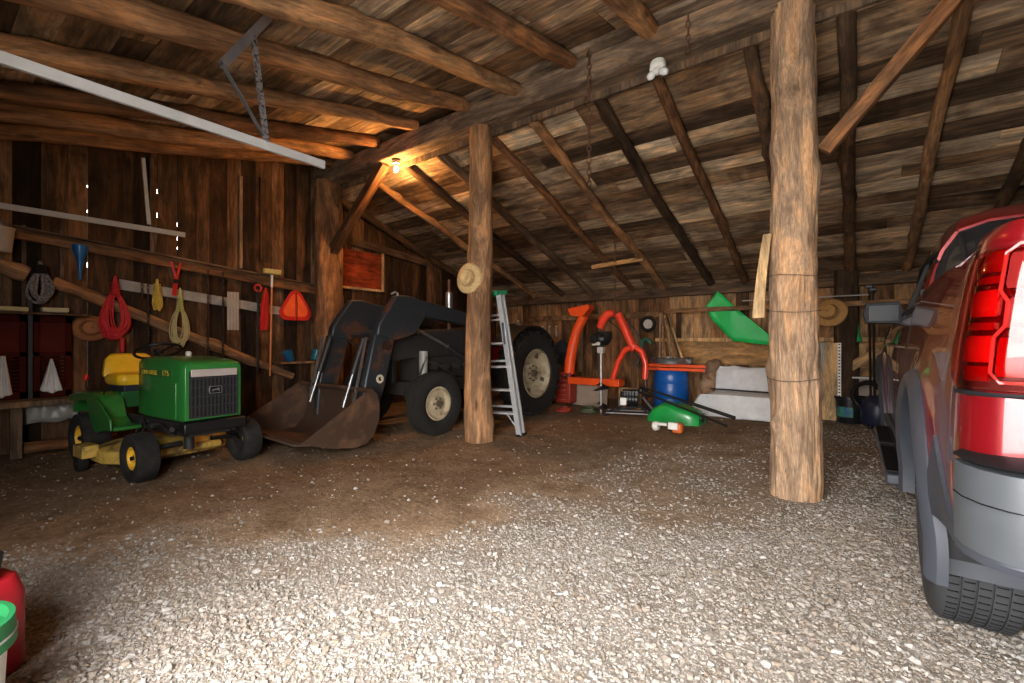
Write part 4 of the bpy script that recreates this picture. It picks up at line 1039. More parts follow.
# pale curved board hooked on the left side of the bark post
z0, z1 = 1.15+(341.5-318)/FPX*3.45, 1.15+(341.5-268)/FPX*3.45
secs = []
for k in range(9):
    f = k/8; z = z0+(z1+.25-z0)*f; x = -.03+.06*f**1.6; w = .042*(1-.3*f)
    secs.append([(x-w, -.012+.01*math.sin(f*3), z), (x+w, -.012, z), (x+w, .008, z), (x-w, .008+.01*math.sin(f*3), z)])
o = MB().loft(secs).build('slab_board', PINE, bevel=.004); o.location = (3.11-.185, -.12, 0); tag(o, 'pale curved slab of wood hanging against the bark post', 'board', kind='thing')

# stepladder: aluminium, green top cap
lp = onZ(508, 439, 0)
t = thing('stepladder', 'aluminium stepladder with green top cap behind the peeled log post', 'ladder', (0.0, .47, 0), rot=(math.radians(5.5), math.radians(-3.0), 0))
ALU = plain('aluminium', (.50, .50, .50), .4, .35)
Ht = 1.72; bw, tw = .25, .15; sp = .045
def rail(s, f): 
    y0, y1 = (-sp, -.04) if f else (sp, .04)
    return (s*bw, y0, .01), (s*tw, y1, Ht)
for f in (1, 0):
    for s in (-1, 1):
        a, b = rail(s, f)
        o = MB().bar(a, b, .07 if f else .045, .022, (0, 1, 0)).build('side_rail', ALU, t, bevel=.002)
        MB().cbox((a[0], a[1], .012), (.045, .085, .024)).build('rubber_foot', BLACKM, o)
for k in range(5):
    z = .28+k*.285; q = z/Ht; w = bw+(tw-bw)*q; y = -sp+(sp-.05)*q
    MB().cbox((0, y, z), (2*w, .085, .022)).build('step', ALU, t, bevel=.003)
    if k in (0, 2, 4): MB().cbox((0, sp-(sp-.05)*q, z+.06), (2*w, .02, .025)).build('rear_brace', ALU, t)
for s in (-1, 1):
    MB().bar((s*.23, -.07, .13), (s*.12, -.07, .27), .012, .012).build('corner_brace', ALU, t)
    MB().tube([(s*.20, -.06, 1.05), (s*.21, 0, .92), (s*.20, .06, 1.05)], .006, 8).build('spreader', ALU, t)
MB().box((-.17, -.10, Ht-.01), (.17, .12, Ht+.05)).build('top_cap', plain('ladder_green', (.01, .22, .09), .4), t, bevel=.012)
MB().cbox((.188, -.06, 1.25), (.012, .04, .26)).build('label', plain('label_dark', (.05, .06, .09), .4), t)

# chains from the beam
p = onY(590, 62, -.14)
pts = []
zb = CAMZ+(341.5-192)/FPX*((p-CP).dot(FW))
t = thing('hook_chain', 'long rusty chain hooked over the overhead beam above the ladder', 'chain', (p.x, -.16, 3.92))
RUST = plain('rusty_chain', (.16, .075, .04), .7, .4)
Lc = 3.92-zb; mb = MB()
for k in range(int(Lc/.055)):
    M = T(0, 0, -(k+.5)*.055) @ R('Z', 90*(k % 2)+20) @ R('Y', 90); mb.torus((0, 0, 0), .034, .008, 10, 5, M @ Matrix.Diagonal((1, .55, 1, 1)))
mb.build('links', RUST, t)
MB().tube([(0, 0, -Lc), (0, 0, -Lc-.05), (.03, 0, -Lc-.08), (.05, 0, -Lc-.04)], .008, 8).build('hook', RUST, t)
chain('hook_chain', onY(688, 20, -.14)+Vector((0, 0, .05)), .38, 'short rusty chain dangling on the beam near the bark post', r=.007, R_=.03, mat=RUST)

# ================================================================== back wall
YW = YB-.02
def Bw(px, py, y=None): return onY(px, py, (YW-.06) if y is None else y)
def bboard(name, px0, py0, px1, py1, y, th, mat, lab, cat, bev=.004):
    """flat board on the back wall between two opposite corners"""
    a = onY(px0, py0, y); b = onY(px1, py1, y)
    o = MB().box((min(a.x, b.x), y, min(a.z, b.z)), (max(a.x, b.x), y+th, max(a.z, b.z))).build(name, mat, bevel=bev)
    return tag(o, lab, cat, kind='thing')
OSBH = wood('particle_panel_long', [(.20, .10, .04), (.40, .22, .09), (.50, .31, .15)], 'x', 2.5, knots=.3, stain=.3)
bboard('chipboard_strip', 672, 363, 935, 342, YW-.02, .015, OSBH, 'long orange-brown sheet of board along the back wall behind the draped seat', 'panel')
bboard('ledge_board', 655, 341.5, 935, 337, YW-.10, .05, PINE, 'thin pale ledge running along the back wall above the brown board', 'ledge')
p = onY(560, 316, 4.2)
zz = 1.66
tag(MB().box((onY(668, 310, 4.1).x, 4.06, 1.655), (onY(935, 305, 4.1).x, 4.12, 1.725)).build('hanging_rail', BACKW), 'brown rail board hung level in front of the back wall holding the green sheet', 'rail', kind='thing')
# white rod above
a = onY(742, 300, 4.0); b = onY(869, 296, 4.0)
tag(MB().cyl((a.x, 4.02, 1.80), (b.x, 4.02, 1.80), .009, n=10).build('white_rod', GREYP), 'thin white rod lying level in front of the bark post and dark back post', 'rod')
# green sheet draped over the rail
GS = plain('green_vinyl', (.012, .50, .10), .5, var=.10, bmp=.3)
def sheet(poly_px, y, mat, name, lab, cat, th=.004, wav=.015):
    pts = [onY(px, py, y) for px, py in poly_px]
    bm = bmesh.new(); vs = [bm.verts.new(p) for p in pts]; f = bm.faces.new(vs)
    bmesh.ops.triangulate(bm, faces=[f]); bmesh.ops.subdivide_edges(bm, edges=bm.edges[:], cuts=5, use_grid_fill=True)
    for v in bm.verts: v.co.y += wav*noise.noise(Vector((v.co.x*4, 0, v.co.z*4)))*2
    me = bpy.data.meshes.new(name); bm.to_mesh(me); bm.free(); me.materials.append(mat)
    for q in me.polygons: q.use_smooth = True
    o = bpy.data.objects.new(name, me); COL.objects.link(o); m = o.modifiers.new('solidify', 'SOLIDIFY'); m.thickness = th
    return tag(o, lab, cat)
sheet([(718, 291), (728, 300), (741, 312), (770, 335), (776, 346), (733, 341), (712, 320), (705, 308)], 4.14, GS, 'green_sheet', 'bright green plastic sheet slung diagonally from the rail on the back wall', 'sheet', th=.012)
# level rail behind the stakes
timber('wall_girt', (onY(530, 312, YW).x, YW-.03, 1.66), (onY(664, 312, YW).x, YW-.03, 1.66), .05, .11, BACKW, 'weathered level rail nailed on the back wall above the spare wheel', 'rail', seed=93)
# wheel on the wall
p = Bw(648, 324, YW-.10)
t = thing('spare_wheel', 'small black tyre with pale spoked hub hung on the back wall', 'wheel', (p.x, YW-.10, p.z)); Rr = .155
MB().torus((0, 0, 0), Rr-.032, .034, 40, 12, R('X', 90)).build('tyre', RUBBER, t)
mb = MB().lathe([(.0, .012), (.03, .02), (.035, .0), (.075, -.006), (.10, .006), (.105, -.01), (0, -.012)], 32, R('X', 90))
for k in range(6): a = 2*PI*k/6; mb.cbox((0, 0, 0), (.05, .012, .012), R('X', 90) @ R('Z', 60*k) @ T(.055, 0, .008))
mb.build('rim', plain('pale_rim', (.50, .48, .42), .4), t)
# green hose over the wall
mb = MB().tube([Bw(626, 322, YW-.01), Bw(636, 333, YW-.01), Bw(643, 345, YW-.01), Bw(640, 355, YW-.02), Bw(636, 366, YW-.01)], .03, 10)
tag(MB().tube([Bw(647+6*math.cos(a)-1, 352-13*math.sin(a), YW-.02) for a in [PI*k/10 for k in range(2, 11)]], .035, 10).build('garden_hose', plain('green_hose', (.03, .17, .10), .5)), 'curved piece of green hose against the back wall under the spare wheel', 'hose')
tag(mb.build('drain_pipe', plain('grey_brown_pipe', (.13, .10, .08), .6)), 'grey-brown pipe slanting behind the red auger handles', 'pipe')
# blue barrel, ring lid, stakes
p = onZ(669, 412, 0); bx, by = p.x, p.y+.1
t = thing('plastic_barrel', 'blue plastic barrel standing before the back wall behind the green cover', 'barrel', (bx, by, 0))
MB().lathe([(0, 0), (.24, 0), (.26, .02), (.272, .08), (.278, .20), (.272, .215), (.272, .24), (.278, .255), (.278, .44), (.272, .455), (.272, .48), (.278, .495), (.272, .60), (.255, .665), (.24, .68), (0, .68)], 48).build('barrel_body', plain('barrel_blue', (.006, .09, .36), .35), t)
t = thing('galvanised_tub', 'shallow grey galvanised tub sitting on top of the blue barrel', 'tub', (bx, by, .785))
MB().lathe([(0, 0), (.30, 0), (.33, .01), (.345, .09), (.355, .10), (.345, .105), (.33, .02), (0, .012)], 48).build('tub_body', STEEL, t)
for k in range(9):
    a = PI+PI*k/8; MB().ball((.345*math.cos(a), .345*math.sin(a), .10), .012, 8).build('rim_bolt', BLACKM, t)
for k, z in enumerate((.70, .757)):
    a = onY(640, 370, by-.33); b = onY(700, 370, by-.33)
    tag(MB().box((a.x, by-.22+.03*k, z-.018), (b.x+.04, by-.17+.03*k, z+.026)).build('orange_bar', ORANGE, bevel=.003), ['lower of two orange metal bars running across the top of the barrel', 'upper of two orange metal bars running across the top of the barrel'][k], 'bar')
rnd = random.Random(5)
tz = 1.60; txx = onY(662, 312, by+.1).x
for k in range(8):
    x1 = bx-.22+.44*k/7; y1 = by+rnd.uniform(-.12, .22)
    timber('wooden_stake', (x1, y1, .81), (txx+(k-3.5)*.022, by+.22+rnd.uniform(-.04, .04), tz+rnd.uniform(-.08, .06)), .026, .022, [LOGGREY, PINE, BACKW][k % 3],
           'slim wooden stake in the galvanised tub, %s from the spare wheel side' % ordn[k], 'stake', 'stakes standing in the tub', seed=70+k)
# draped folding seat
SH = WHITE
a = onY(719, 365, 4.05); b = onY(800, 365, 4.05)
x0, x1 = a.x, b.x
t = thing('covered_seat', 'low bench seat under a white sheet beside the bark post', 'seat', ((x0+x1)/2, 3.7, 0)); hw = (x1-x0)/2
def softbox(x0, x1, y0, y1, z0, z1, n=14, r=.04, amp=.012, seed=0):
    mb = MB(); secs = []
    for i in range(n+1):
        x = x0+(x1-x0)*i/n; e = 1-(.12 if i in (0, n) else 0); pts = []
        for k in range(32):
            a = 2*PI*k/32; c, s = math.cos(a), math.sin(a); p_ = 3.4
            rx = math.copysign(abs(c)**(2/p_), c); rz = math.copysign(abs(s)**(2/p_), s)
            pts.append((x, (y0+y1)/2+(y1-y0)/2*rx*e+amp*noise.noise(Vector((x*5, rx*2, rz*2+seed))), (z0+z1)/2+(z1-z0)/2*rz*e+amp*noise.noise(Vector((x*5, rz*2, seed+9)))))
        secs.append(pts)
    return mb.loft(secs)
M = R('X', -12)
mb = softbox(-hw, hw, .08, .26, .28, .75, n=30, amp=.035); mb.v = [tuple(T(0, .18, .28) @ M @ T(0, -.18, -.28) @ Vector(v)) for v in mb.v]; mb.build('backrest', plain('grey_white_sheet', (.60, .59, .60), .9, bmp=.2), t)
# seat cushion with sheet hanging in front, flaring at the left
vs = []; fs = []; n, m = 40, 22
for j in range(m+1):
    f = j/m
    for i in range(n+1):
        s = i/n; x = -hw-.10+(2*hw+.14)*s
        if f < .4: y = .16-.50*(f/.4); z = .345+.03*math.sin(f/.4*PI)-.06*max(0, .12-s)/.12
        else: g = (f-.4)/.6; y = -.34-.05*math.sin(g*2); z = .345-.33*g; x -= .16*g**.6*(1-s)**3
        y += .022*noise.noise(Vector((x*3, f*2, 4)))*(1+f); z += .010*noise.noise(Vector((x*4, f*4, 8)))
        vs.append((x, y-.030*math.sin(x*15+2*math.sin(x*5))*max(0, f-.4), z))
for j in range(m):
    for i in range(n): q = j*(n+1)+i; fs.append((q, q+1, q+n+2, q+n+1))
# wing of sheet over the near arm
mb = MB(); mb.add(vs, fs); mb.build('sheet', WHITE, t, solid=.006)
mb = softbox(-hw, hw-.02, -.30, .20, .10, .33, seed=3); mb.build('cushion', plain('grey_white_sheet', (.52, .51, .52), .9), t)
MB().cyl((-hw-.05, -.02, .40), (hw, .02, .385), .012, n=8).build('side_bar', BLACKM, t)
# crumpled sack
p = onY(706, 382, 3.9)
mb = MB(); mb.ball((0, 0, .40), (.13, .12, .42), 28); mb.jitter(.075, 4.5, 2).jitter(.03, 11, 4)
mb.v = [(x, y, max(z, .01)) for x, y, z in mb.v]
o = mb.build('paper_sack', worn('sack_brown', (.36, .22, .13), (.20, .09, .04), .5, .85, 0, 5), angle=25); o.location = (p.x+.02, 3.98, 0); tag(o, 'crumpled brown paper sack standing left of the draped seat', 'sack')
mb = MB(); mb.ball((0, 0, 0), (.14, .10, .13), 24); mb.jitter(.06, 6, 7).jitter(.02, 15, 3)
o = mb.build('burlap_bundle', plain('burlap', (.20, .12, .07), .9), angle=25); o.location = (p.x+.07, 3.93, .72); tag(o, 'rumpled burlap bundle lying on top of the brown sack', 'bundle')

# green machine cover on the floor
a = onZ(648, 420, 0); b = onZ(700, 426, 0)
t = thing('mower_cover', 'bright green moulded plastic machine cover lying in front of the blue barrel', 'cover', ((a.x+b.x)/2, (a.y+b.y)/2+.12, 0), math.atan2((b-a).y, (b-a).x))
hl = (b-a).length/2
GC = plain('leaf_green_plastic', (.01, .30, .055), .35, coat=.3)
secs = []
for x, w, h in ((-hl, .10, .06), (-hl+.02, .17, .10), (-hl+.10, .22, .20), (-hl*.35, .24, .28), (hl*.1, .24, .275), (hl*.6, .22, .22), (hl-.05, .19, .19), (hl, .15, .15)):
    pts = []
    for k in range(17):
        a_ = PI*k/16; c, s = math.cos(a_), math.sin(a_); pts.append((x, w*math.copysign(abs(c)**.45, c), h*abs(s)**.5))
    secs.append(pts)
MB().loft(secs).build('cover_shell', GC, t)
MB().cyl((hl-.02, 0, .09), (hl+.012, 0, .09), .06, n=20).build('vent', BLACKM, t)
# string trimmer with white and orange motor and long black shaft
mA = onZ(668, 427, .06); e1 = onY(735, 418, mA.y+.12)
t = thing('string_trimmer', 'string trimmer motor in white and orange lying before the green cover', 'trimmer', (mA.x, mA.y-.06, 0))
MB().cbox((.14, 0, .075), (.13, .12, .13)).build('motor_housing', plain('trimmer_orange', (.60, .13, .03), .4), t, bevel=.03)
MB().cyl((.02, -.01, .075), (.10, 0, .085), .055, n=18).build('engine_block', BLACKM, t)
MB().lathe([(.0, -.02), (.05, -.02), (.062, 0), (.055, .05), (.0, .06)], 20, T(-.15, 0, .066) @ R('Y', 80)).build('fuel_tank', WP, t)
MB().cbox((-.04, 0, .10), (.16, .06, .035)).build('casing', WP, t, bevel=.012)
MB().cbox((.10, -.055, .10), (.12, .05, .09)).build('top_cover', WP, t, bevel=.012)
A_ = onY(645, 388, mA.y+.42); B_ = onY(735, 418, mA.y+.15); B2 = onY(727, 426, mA.y-.05)
t = thing('black_poles', 'longer of two black poles leaning from auger to floor across the green cover', 'pole', (0, 0, 0)); t.name = 'tool_pole'
MB().tube([A_, B_], .014, 10).build('shaft', BLACKM, t); MB().tube([A_.lerp(B_, .55), B_], .022, 10).build('grip', RUBBER, t)
t = thing('tool_pole', 'nearer black pole with angled tip lying over the green cover', 'pole', (0, 0, 0))
A2 = onY(643, 392, mA.y+.34)
MB().tube([A2, B2], .014, 10).build('shaft', BLACKM, t); MB().cyl(A2.lerp(B2, .0), A2.lerp(B2, .10), .035, n=14).build('gear_head', BLACKM, t); MB().ball(A2+Vector((-.03, 0, .02)), .05, 12).build('head_guard', BLACKM, t)

# earth auger hanging from a chain
q = onZ(600, 415, 0); ya = q.y
ax_ = onY(601, 360, ya).x
t = thing('earth_auger', 'motor earth auger with orange-red handles hanging upright from a chain', 'auger', (ax_, ya, 0))
zc = CAMZ+(341.5-330)/FPX*((q-CP).dot(FW))
def Q(px, py, dy=0): v = onY(px, py, ya+dy); return v-Vector((ax_, ya, 0))
ztop = Q(601, 352).z
MB().cyl((0, 0, .04), (0, 0, ztop), .018, n=12).build('drill_shaft', STEEL, t)
for (z0_, z1_) in ((.10, .20), (.40, .50)):
    mb = MB(); vs = []; nn = 28
    for i in range(nn+1):
        a_ = 2*PI*i/nn*1.0+2.6; z = z0_+(z1_-z0_)*i/nn; vs += [(.018*math.cos(a_), .018*math.sin(a_), z+.01), (.125*math.cos(a_), .125*math.sin(a_), z-.035)]
    mb.add(vs, [(2*i, 2*i+1, 2*i+3, 2*i+2) for i in range(nn)]); mb.build('auger_flight', BLACKM, t, solid=.01)
MB().lathe([(0, 0), (.012, .02), (.02, .06), (0, .07)], 10, T(0, 0, -.02+.02)).build('drill_tip', STEEL, t)
mb = MB().cbox((0, 0, ztop+.03), (.10, .10, .10)); mb.build('gearbox', plain('pale_gearbox', (.48, .45, .40), .4), t, bevel=.015)
MB().ball((-.0, 0, ztop+.20), (.16, .14, .12), 20).cyl((-.05, -.12, ztop+.2), (-.05, -.16, ztop+.2), .07).cbox((.07, 0, ztop+.26), (.16, .18, .12)).build('motor', BLACKM, t)
MB().cbox((-.01, -.15, ztop+.13), (.13, .02, .05)).build('motor_label', plain('pale_gearbox', (.48, .45, .40), .4), t)
OR = plain('auger_orange_red', (.72, .045, .015), .35, coat=.4)
sh = [Q(600, 328), Q(603, 320), Q(608, 314), Q(614, 313)]
MB().tube(sh, [.06, .07, .065, .05], 14).build('motor_shroud', OR, t)
MB().tube([Q(618, 314), Q(624, 326), Q(632, 345), Q(635, 350)], [.06, .062, .058, .06], 16).build('handle_beam', OR, t)
for pts in ([Q(634, 346), Q(625, 350), Q(618, 362), Q(613, 379)], [Q(634, 346), Q(642, 352), Q(646, 365), Q(645, 379)]):
    o = MB().tube(pts, [.046, .044, .04, .042], 14).build('handle_fork', OR, t)
MB().ball(Q(634, 346), .055, 14).build('fork_joint', OR, t)
MB().tube([Q(606, 318, .05), Q(620, 330, .06), Q(640, 360, .05)], .008, 6).build('cable', BLACKM, t)
MB().tube([Q(645, 379), Q(646, 392)], .012, 8).ball(Q(645, 390), .04, 10).build('throttle_grip', BLACKM, t)
# chain up to the rafter
tz_ = Q(615, 312); top = roofR(ya)-.12
chain('hoist_chain', (ax_+tz_.x, ya, top), top-tz_.z-.0, 'rusty chain from the rafters holding up the earth auger', r=.007, R_=.028, mat=RUST)
# engine on a stand
p = onZ(626, 417, 0)
t = thing('small_engine', 'black small engine on a low folding metal stand under the auger handles', 'engine', (p.x, p.y+.12, 0), math.radians(20))
mb = MB().cyl((-.13, 0, .26), (.13, 0, .26), .12, n=24).cbox((.02, 0, .36), (.24, .2, .08)).cbox((-.1, -.10, .22), (.12, .06, .12))
for k in range(5): mb.cbox((-.08+.04*k, 0, .27), (.012, .27, .24))
mb.build('engine_block', BLACKM, t, bevel=.008)
MB().cbox((-.08, -.145, .24), (.09, .012, .11)).build('engine_label', WP, t)
for s in (-1, 1):
    MB().tube([(-.36, .16*s, .02), (-.1, .14*s, .13), (.18, .14*s, .16), (.36, .16*s, .02)], .014, 8).build('stand_leg', BLACKM, t)
MB().tube([(-.34, -.16, .06), (.34, -.16, .06)], .012, 8).tube([(-.34, .16, .06), (.34, .16, .06)], .012, 8).tube([(.2, 0, .3), (.34, .05, .12)], .02, 8).build('stand_rail', STEEL, t)
# plywood sheet and orange snow blower with chute
a = onZ(572, 404, 0); b = onZ(606, 408, 0)
o = MB().box((0, 0, 0), ((b-a).length, .012, .50)).build('plywood_sheet', plain('grey_brown_ply', (.30, .22, .16), .8), bevel=.002)
o.location = (a.x+.02, a.y-.02, 0); o.rotation_euler = (math.radians(-6), 0, math.atan2((b-a).y, (b-a).x)); tag(o, 'square of grey-brown plywood leaning below the orange snow blower', 'plywood')
o = MB().box((0, 0, 0), (.40, .015, .36)).build('board_offcut', PINE, bevel=.002)
o.location = (onZ(618, 408, 0).x, b.y+.12, 0); o.rotation_euler = (math.radians(-8), 0, .1); tag(o, 'pale square board leaning behind the small black engine', 'board')
c = onZ(566, 408, 0); yc_ = c.y+.3
t = thing('snow_blower', 'orange snow blower with tall curved discharge chute beside the rear tyre', 'snow blower', (c.x, yc_, 0))
def K(px, py, dy=0): return onY(px, py, yc_+dy)-Vector((c.x, yc_, 0))
def ushape(pts, w, d, th=.006):
    secs = []
    for i, p_ in enumerate(pts):
        ww = w[i]; sec = []
        for k in range(9): a_ = PI*k/8; sec.append((p_.x+ww*math.cos(a_), p_.y+d*math.sin(a_)*1.0, p_.z))
        for k in range(8, -1, -1): a_ = PI*k/8; sec.append((p_.x+(ww-.012)*math.cos(a_), p_.y+(d-.012)*math.sin(a_)*1.0-.001, p_.z))
        secs.append(sec)
    return MB().loft(secs)
cp = [K(569, 375), K(570, 362), K(573, 345), K(577, 330), K(584, 316)]
MB().tube(cp, [.095, .095, .09, .085, .085], 20).build('chute', ORANGE, t)
dp = [K(570, 309), K(591, 304.5), K(592, 308.5), K(585, 317), K(573, 316)]
MB().loft([[tuple(q_+Vector((0, dy, 0))) for q_ in dp] for dy in (.10, -.10)]).build('deflector', ORANGE, t, bevel=.01)
MB().cyl(K(569, 378), K(569, 374), .105, n=24).build('chute_ring', BLACKM, t)
k0 = K(572, 380); k1 = K(622, 372)
MB().box((k0.x-.02, -.12, k0.z-.06), (k1.x, .12, k0.z+.06)).build('auger_housing_top', ORANGE, t, bevel=.015)
DR = plain('dark_red_paint', (.26, .025, .012), .5)
k2 = K(558, 400)
mb = MB().box((k2.x, -.10, .05), (k0.x+.02, .14, .60))
mb.build('gear_case', DR, t, bevel=.02)
mb = MB()
for k in range(6): mb.torus((0, 0, 0), .10, .016, 18, 8, T((k2.x+k0.x)/2, -.12, .12+.085*k) @ Matrix.Diagonal((1, .5, 1, 1)))
mb.build('drive_spring', DR, t)
tag(MB().torus((0, 0, .03), .11, .02, 24, 8).torus((.03, .02, .06), .09, .018, 24, 8).build('red_hose', DR, loc=onZ(563, 412, 0)), 'coiled dull red hose on the floor beside the rear tractor tyre', 'hose')
tag(MB().torus((0, 0, .035), .12, .028, 24, 8).torus((.02, -.02, .08), .09, .025, 24, 8, R('X', 8)).build('olive_hose', plain('olive', (.06, .07, .03), .7), loc=onZ(590, 413, 0)+Vector((-.02, 0, 0))), 'coiled olive hose lying on the floor in front of the plywood', 'hose')
# hanging pulley frame and clear bottles behind the tractor
p = Bw(518, 333, YW-.02)
t = thing('pulley_frame', 'dull white triangular hanger on the back wall above the rear tyre', 'hanger', (p.x, YW-.005, p.z-.16))
MB().tube([(0, 0, .42), (-.13, 0, 0), (.15, 0, 0), (.02, 0, .42)], .014, 8).cbox((0, 0, .10), (.20, .02, .12)).build('frame', plain('dull_white', (.40, .34, .27), .6), t)
MB().ball((.01, -.02, .44), .03, 10).build('hook_eye', WP, t)
for k, px in enumerate((540, 547, 554)):
    p = Bw(px, 331, YW-.12)
    t = thing('hanging_bottle', ['cloudy bottle on the back wall, nearest the rear tyre', 'cloudy bottle on the back wall, middle of three', 'cloudy bottle on the back wall, nearest the orange chute'][k], 'bottle', (p.x, YW-.02, p.z), group='bottles hung on the back wall')
    MB().lathe([(0, -.12), (.035, -.12), (.04, -.1), (.04, .03), (.018, .08), (.014, .09), (0, .09)], 16).build('bottle_body', plain('cloudy_glass', (.30, .24, .18), .25, coat=.4), t)
    MB().cyl((0, 0, .085), (0, 0, .11), .018, n=10).build('cap', WP, t)
p = onY(560, 352, 4.3)
mb = MB(); mb.ball((0, 0, 0), (.18, .12, .25), 20); mb.jitter(.05, 5, 3)
o = mb.build('blue_bag', plain('dark_blue_cloth', (.012, .022, .04), .8)); o.location = (p.x-.05, 4.45, p.z); tag(o, 'dark blue bag hanging on the back wall behind the rear tyre', 'bag')

# right end of the back wall
a = onY(814, 341, 4.0); b = onY(838, 341, 4.0)
t = thing('panel_sheet', 'upright sheet of chipboard with a white punched edge strip beside the dark back post', 'panel', ((a.x+b.x)/2, 4.04, 0)); hw = (b.x-a.x)/2
MB().box((-hw, 0, .01), (hw, .018, 1.13)).build('board', OSB, t)
mb = MB().box((hw-.005, -.012, .01), (hw+.035, .02, 1.13)); mb.build('edge_strip', WP, t)
for k in range(26): 
    pass
mb = MB()
for k in range(24): mb.cbox((hw+.015, -.014, .05+.046*k), (.022, .006, .018))
o = mb.build('punched_slots', plain('dark_hole', (.06, .035, .02), .9), t); o['kind'] = 'stuff'
c1 = onY(817, 362, 4.0); tag(MB().box((a.x-.02, 4.015, .60), (a.x+.11, 4.035, 1.14)).build('grey_panel', plain('slate_grey', (.22, .24, .26), .5)), 'narrow slate-grey strip leaning on the chipboard sheet behind the bark post', 'panel')
p = onY(857, 331, 4.3)
tag(MB().lathe([(.075, -.16), (.06, -.15), (.028, 0), (.008, .18), (0, .18)], 20).build('green_cone', plain('cone_green', (.01, .40, .12), .4), loc=(p.x, 4.33, p.z)), 'small green plastic cone hanging right of the dark back post', 'cone')
# white shelf line and pale board behind the bucket
a = onY(852, 383, 4.3); b = onY(900, 383, 4.3)
tag(MB().box((a.x, 4.30, .02), (b.x+.4, 4.32, .62)).build('pale_board', plain('pale_wall_board', (.42, .33, .27), .7)), 'pale board standing against the wall behind the black bucket', 'board')
tag(MB().box((a.x, 4.18, .62), (b.x+.4, 4.33, .64)).build('white_shelf', WP), 'thin white shelf edge above the black bucket', 'shelf')
timber('prop_board', onY(849, 368, 4.25), onY(880, 350, 4.25), .12, .04, PINE, 'short diagonal pine board on the wall above the white shelf', 'board', up=(0, 1, 0), seed=81)
bboard('pine_block', 852, 357, 866, 344, 4.38, .06, PINE, 'square pale pine block on the wall beside the green cone', 'block')
for i, (px, lab) in enumerate(((869, 'black long-handled tool, left of the pair leaning right of the bucket'), (873, 'black long-handled tool, right of the pair leaning beside the truck'))):
    a = onY(px, 286+3*i, 4.2); b = onY(px+2, 400, 4.0)
    t = thing('garden_tool', lab, 'tool', (b.x, 4.0, 0))
    MB().tube([(0, 0, .05), (a.x-b.x, .28, a.z)], .014, 8).build('handle', BLACKM, t)
    MB().loft([[(-.07*s, 0, z), (.07*s, 0, z), (.07*s, .01, z), (-.07*s, .01, z)] for z, s in ((.02, .6), (.10, 1), (.22, .9), (.28, .3))]).build('blade', BLACKM, t)
    MB().cbox((a.x-b.x, .28, a.z), (.09, .03, .05)).build('grip', BLACKM, t, bevel=.01)
p = onZ(850, 424, 0)
t = thing('black_bucket', 'black plastic bucket with a green and blue label at the foot of the back post', 'bucket', (p.x, p.y+.16, 0))
MB().lathe([(0, 0), (.155, 0), (.16, .01), (.175, .33), (.19, .335), (.19, .375), (.178, .375), (.16, .02), (0, .015)], 40).build('bucket_body', plain('black_plastic', (.012, .012, .014), .35), t)
mb = MB(); secs = []
for z in (.09, .23):
    secs.append([((.1665+.0455*z)*math.cos(a), (.1665+.0455*z)*math.sin(a), z) for a in [math.radians(-150+k*6) for k in range(13)]])
mb.loft(secs, cap=False, closed=False); mb.build('bucket_label', worn('green_label', (.05, .26, .14), (.03, .10, .24), .5, .5, 0, 14, 0), t)
MB().tube([(.185*math.cos(a), .185*math.sin(a), .36+.0*a) for a in [PI*k/12 for k in range(13)]], .004, 6).build('bail_handle', STEEL, t)
# black corrugated hose / vacuum beside it
p = onZ(878, 430, 0)
t = thing('shop_vacuum', 'black shop vacuum with curled hose beside the black bucket', 'vacuum', (p.x, p.y+.15, 0))
MB().lathe([(0, .05), (.17, .05), (.185, .08), (.185, .30), (.16, .36), (.10, .42), (0, .43)], 32).build('vacuum_body', plain('navy_plastic', (.015, .02, .05), .4), t)
pts = [(-.17, -.02, .25), (-.26, -.03, .40), (-.22, -.05, .55), (-.08, -.05, .60), (.05, -.04, .50), (.02, -.02, .42)]
fine = []
for k in range(61):
    f = k/60*(len(pts)-1); i = min(int(f), len(pts)-2); u = f-i
    P = [Vector(pts[max(i-1, 0)]), Vector(pts[i]), Vector(pts[i+1]), Vector(pts[min(i+2, len(pts)-1)])]
    fine.append(.5*((2*P[1])+(-P[0]+P[2])*u+(2*P[0]-5*P[1]+4*P[2]-P[3])*u*u+(-P[0]+3*P[1]-3*P[2]+P[3])*u**3))
MB().tube(fine, [.036 if k % 2 else .030 for k in range(61)], 12).build('vacuum_hose', BLACKM, t)
for k in range(3):
    a = 2*PI*k/3; MB().ball((.16*math.cos(a), .16*math.sin(a), .03), .03, 10).build('caster', BLACKM, t)
# a couple of boards nailed on the back wall as seen in the photo
for i, (px0, px1, pt, pb, m_, lab) in enumerate(((577, 583, 305, 372, LOGGREY, 'grey upright board on the back wall right of the orange chute'), (592, 597, 305, 370, LOGDARK, 'dark upright board on the back wall left of the auger'), (676, 681, 312, 341, LOGDARK, 'short dark upright batten on the back wall right of the stakes'))):
    bboard('wall_batten', px0, pt, px1, pb, YW-.03, .02, m_, lab, 'board')
# small bottles on the ledge
for k, px in enumerate((683, 688, 692)):
    p = onY(px, 361, 4.3)
    pass

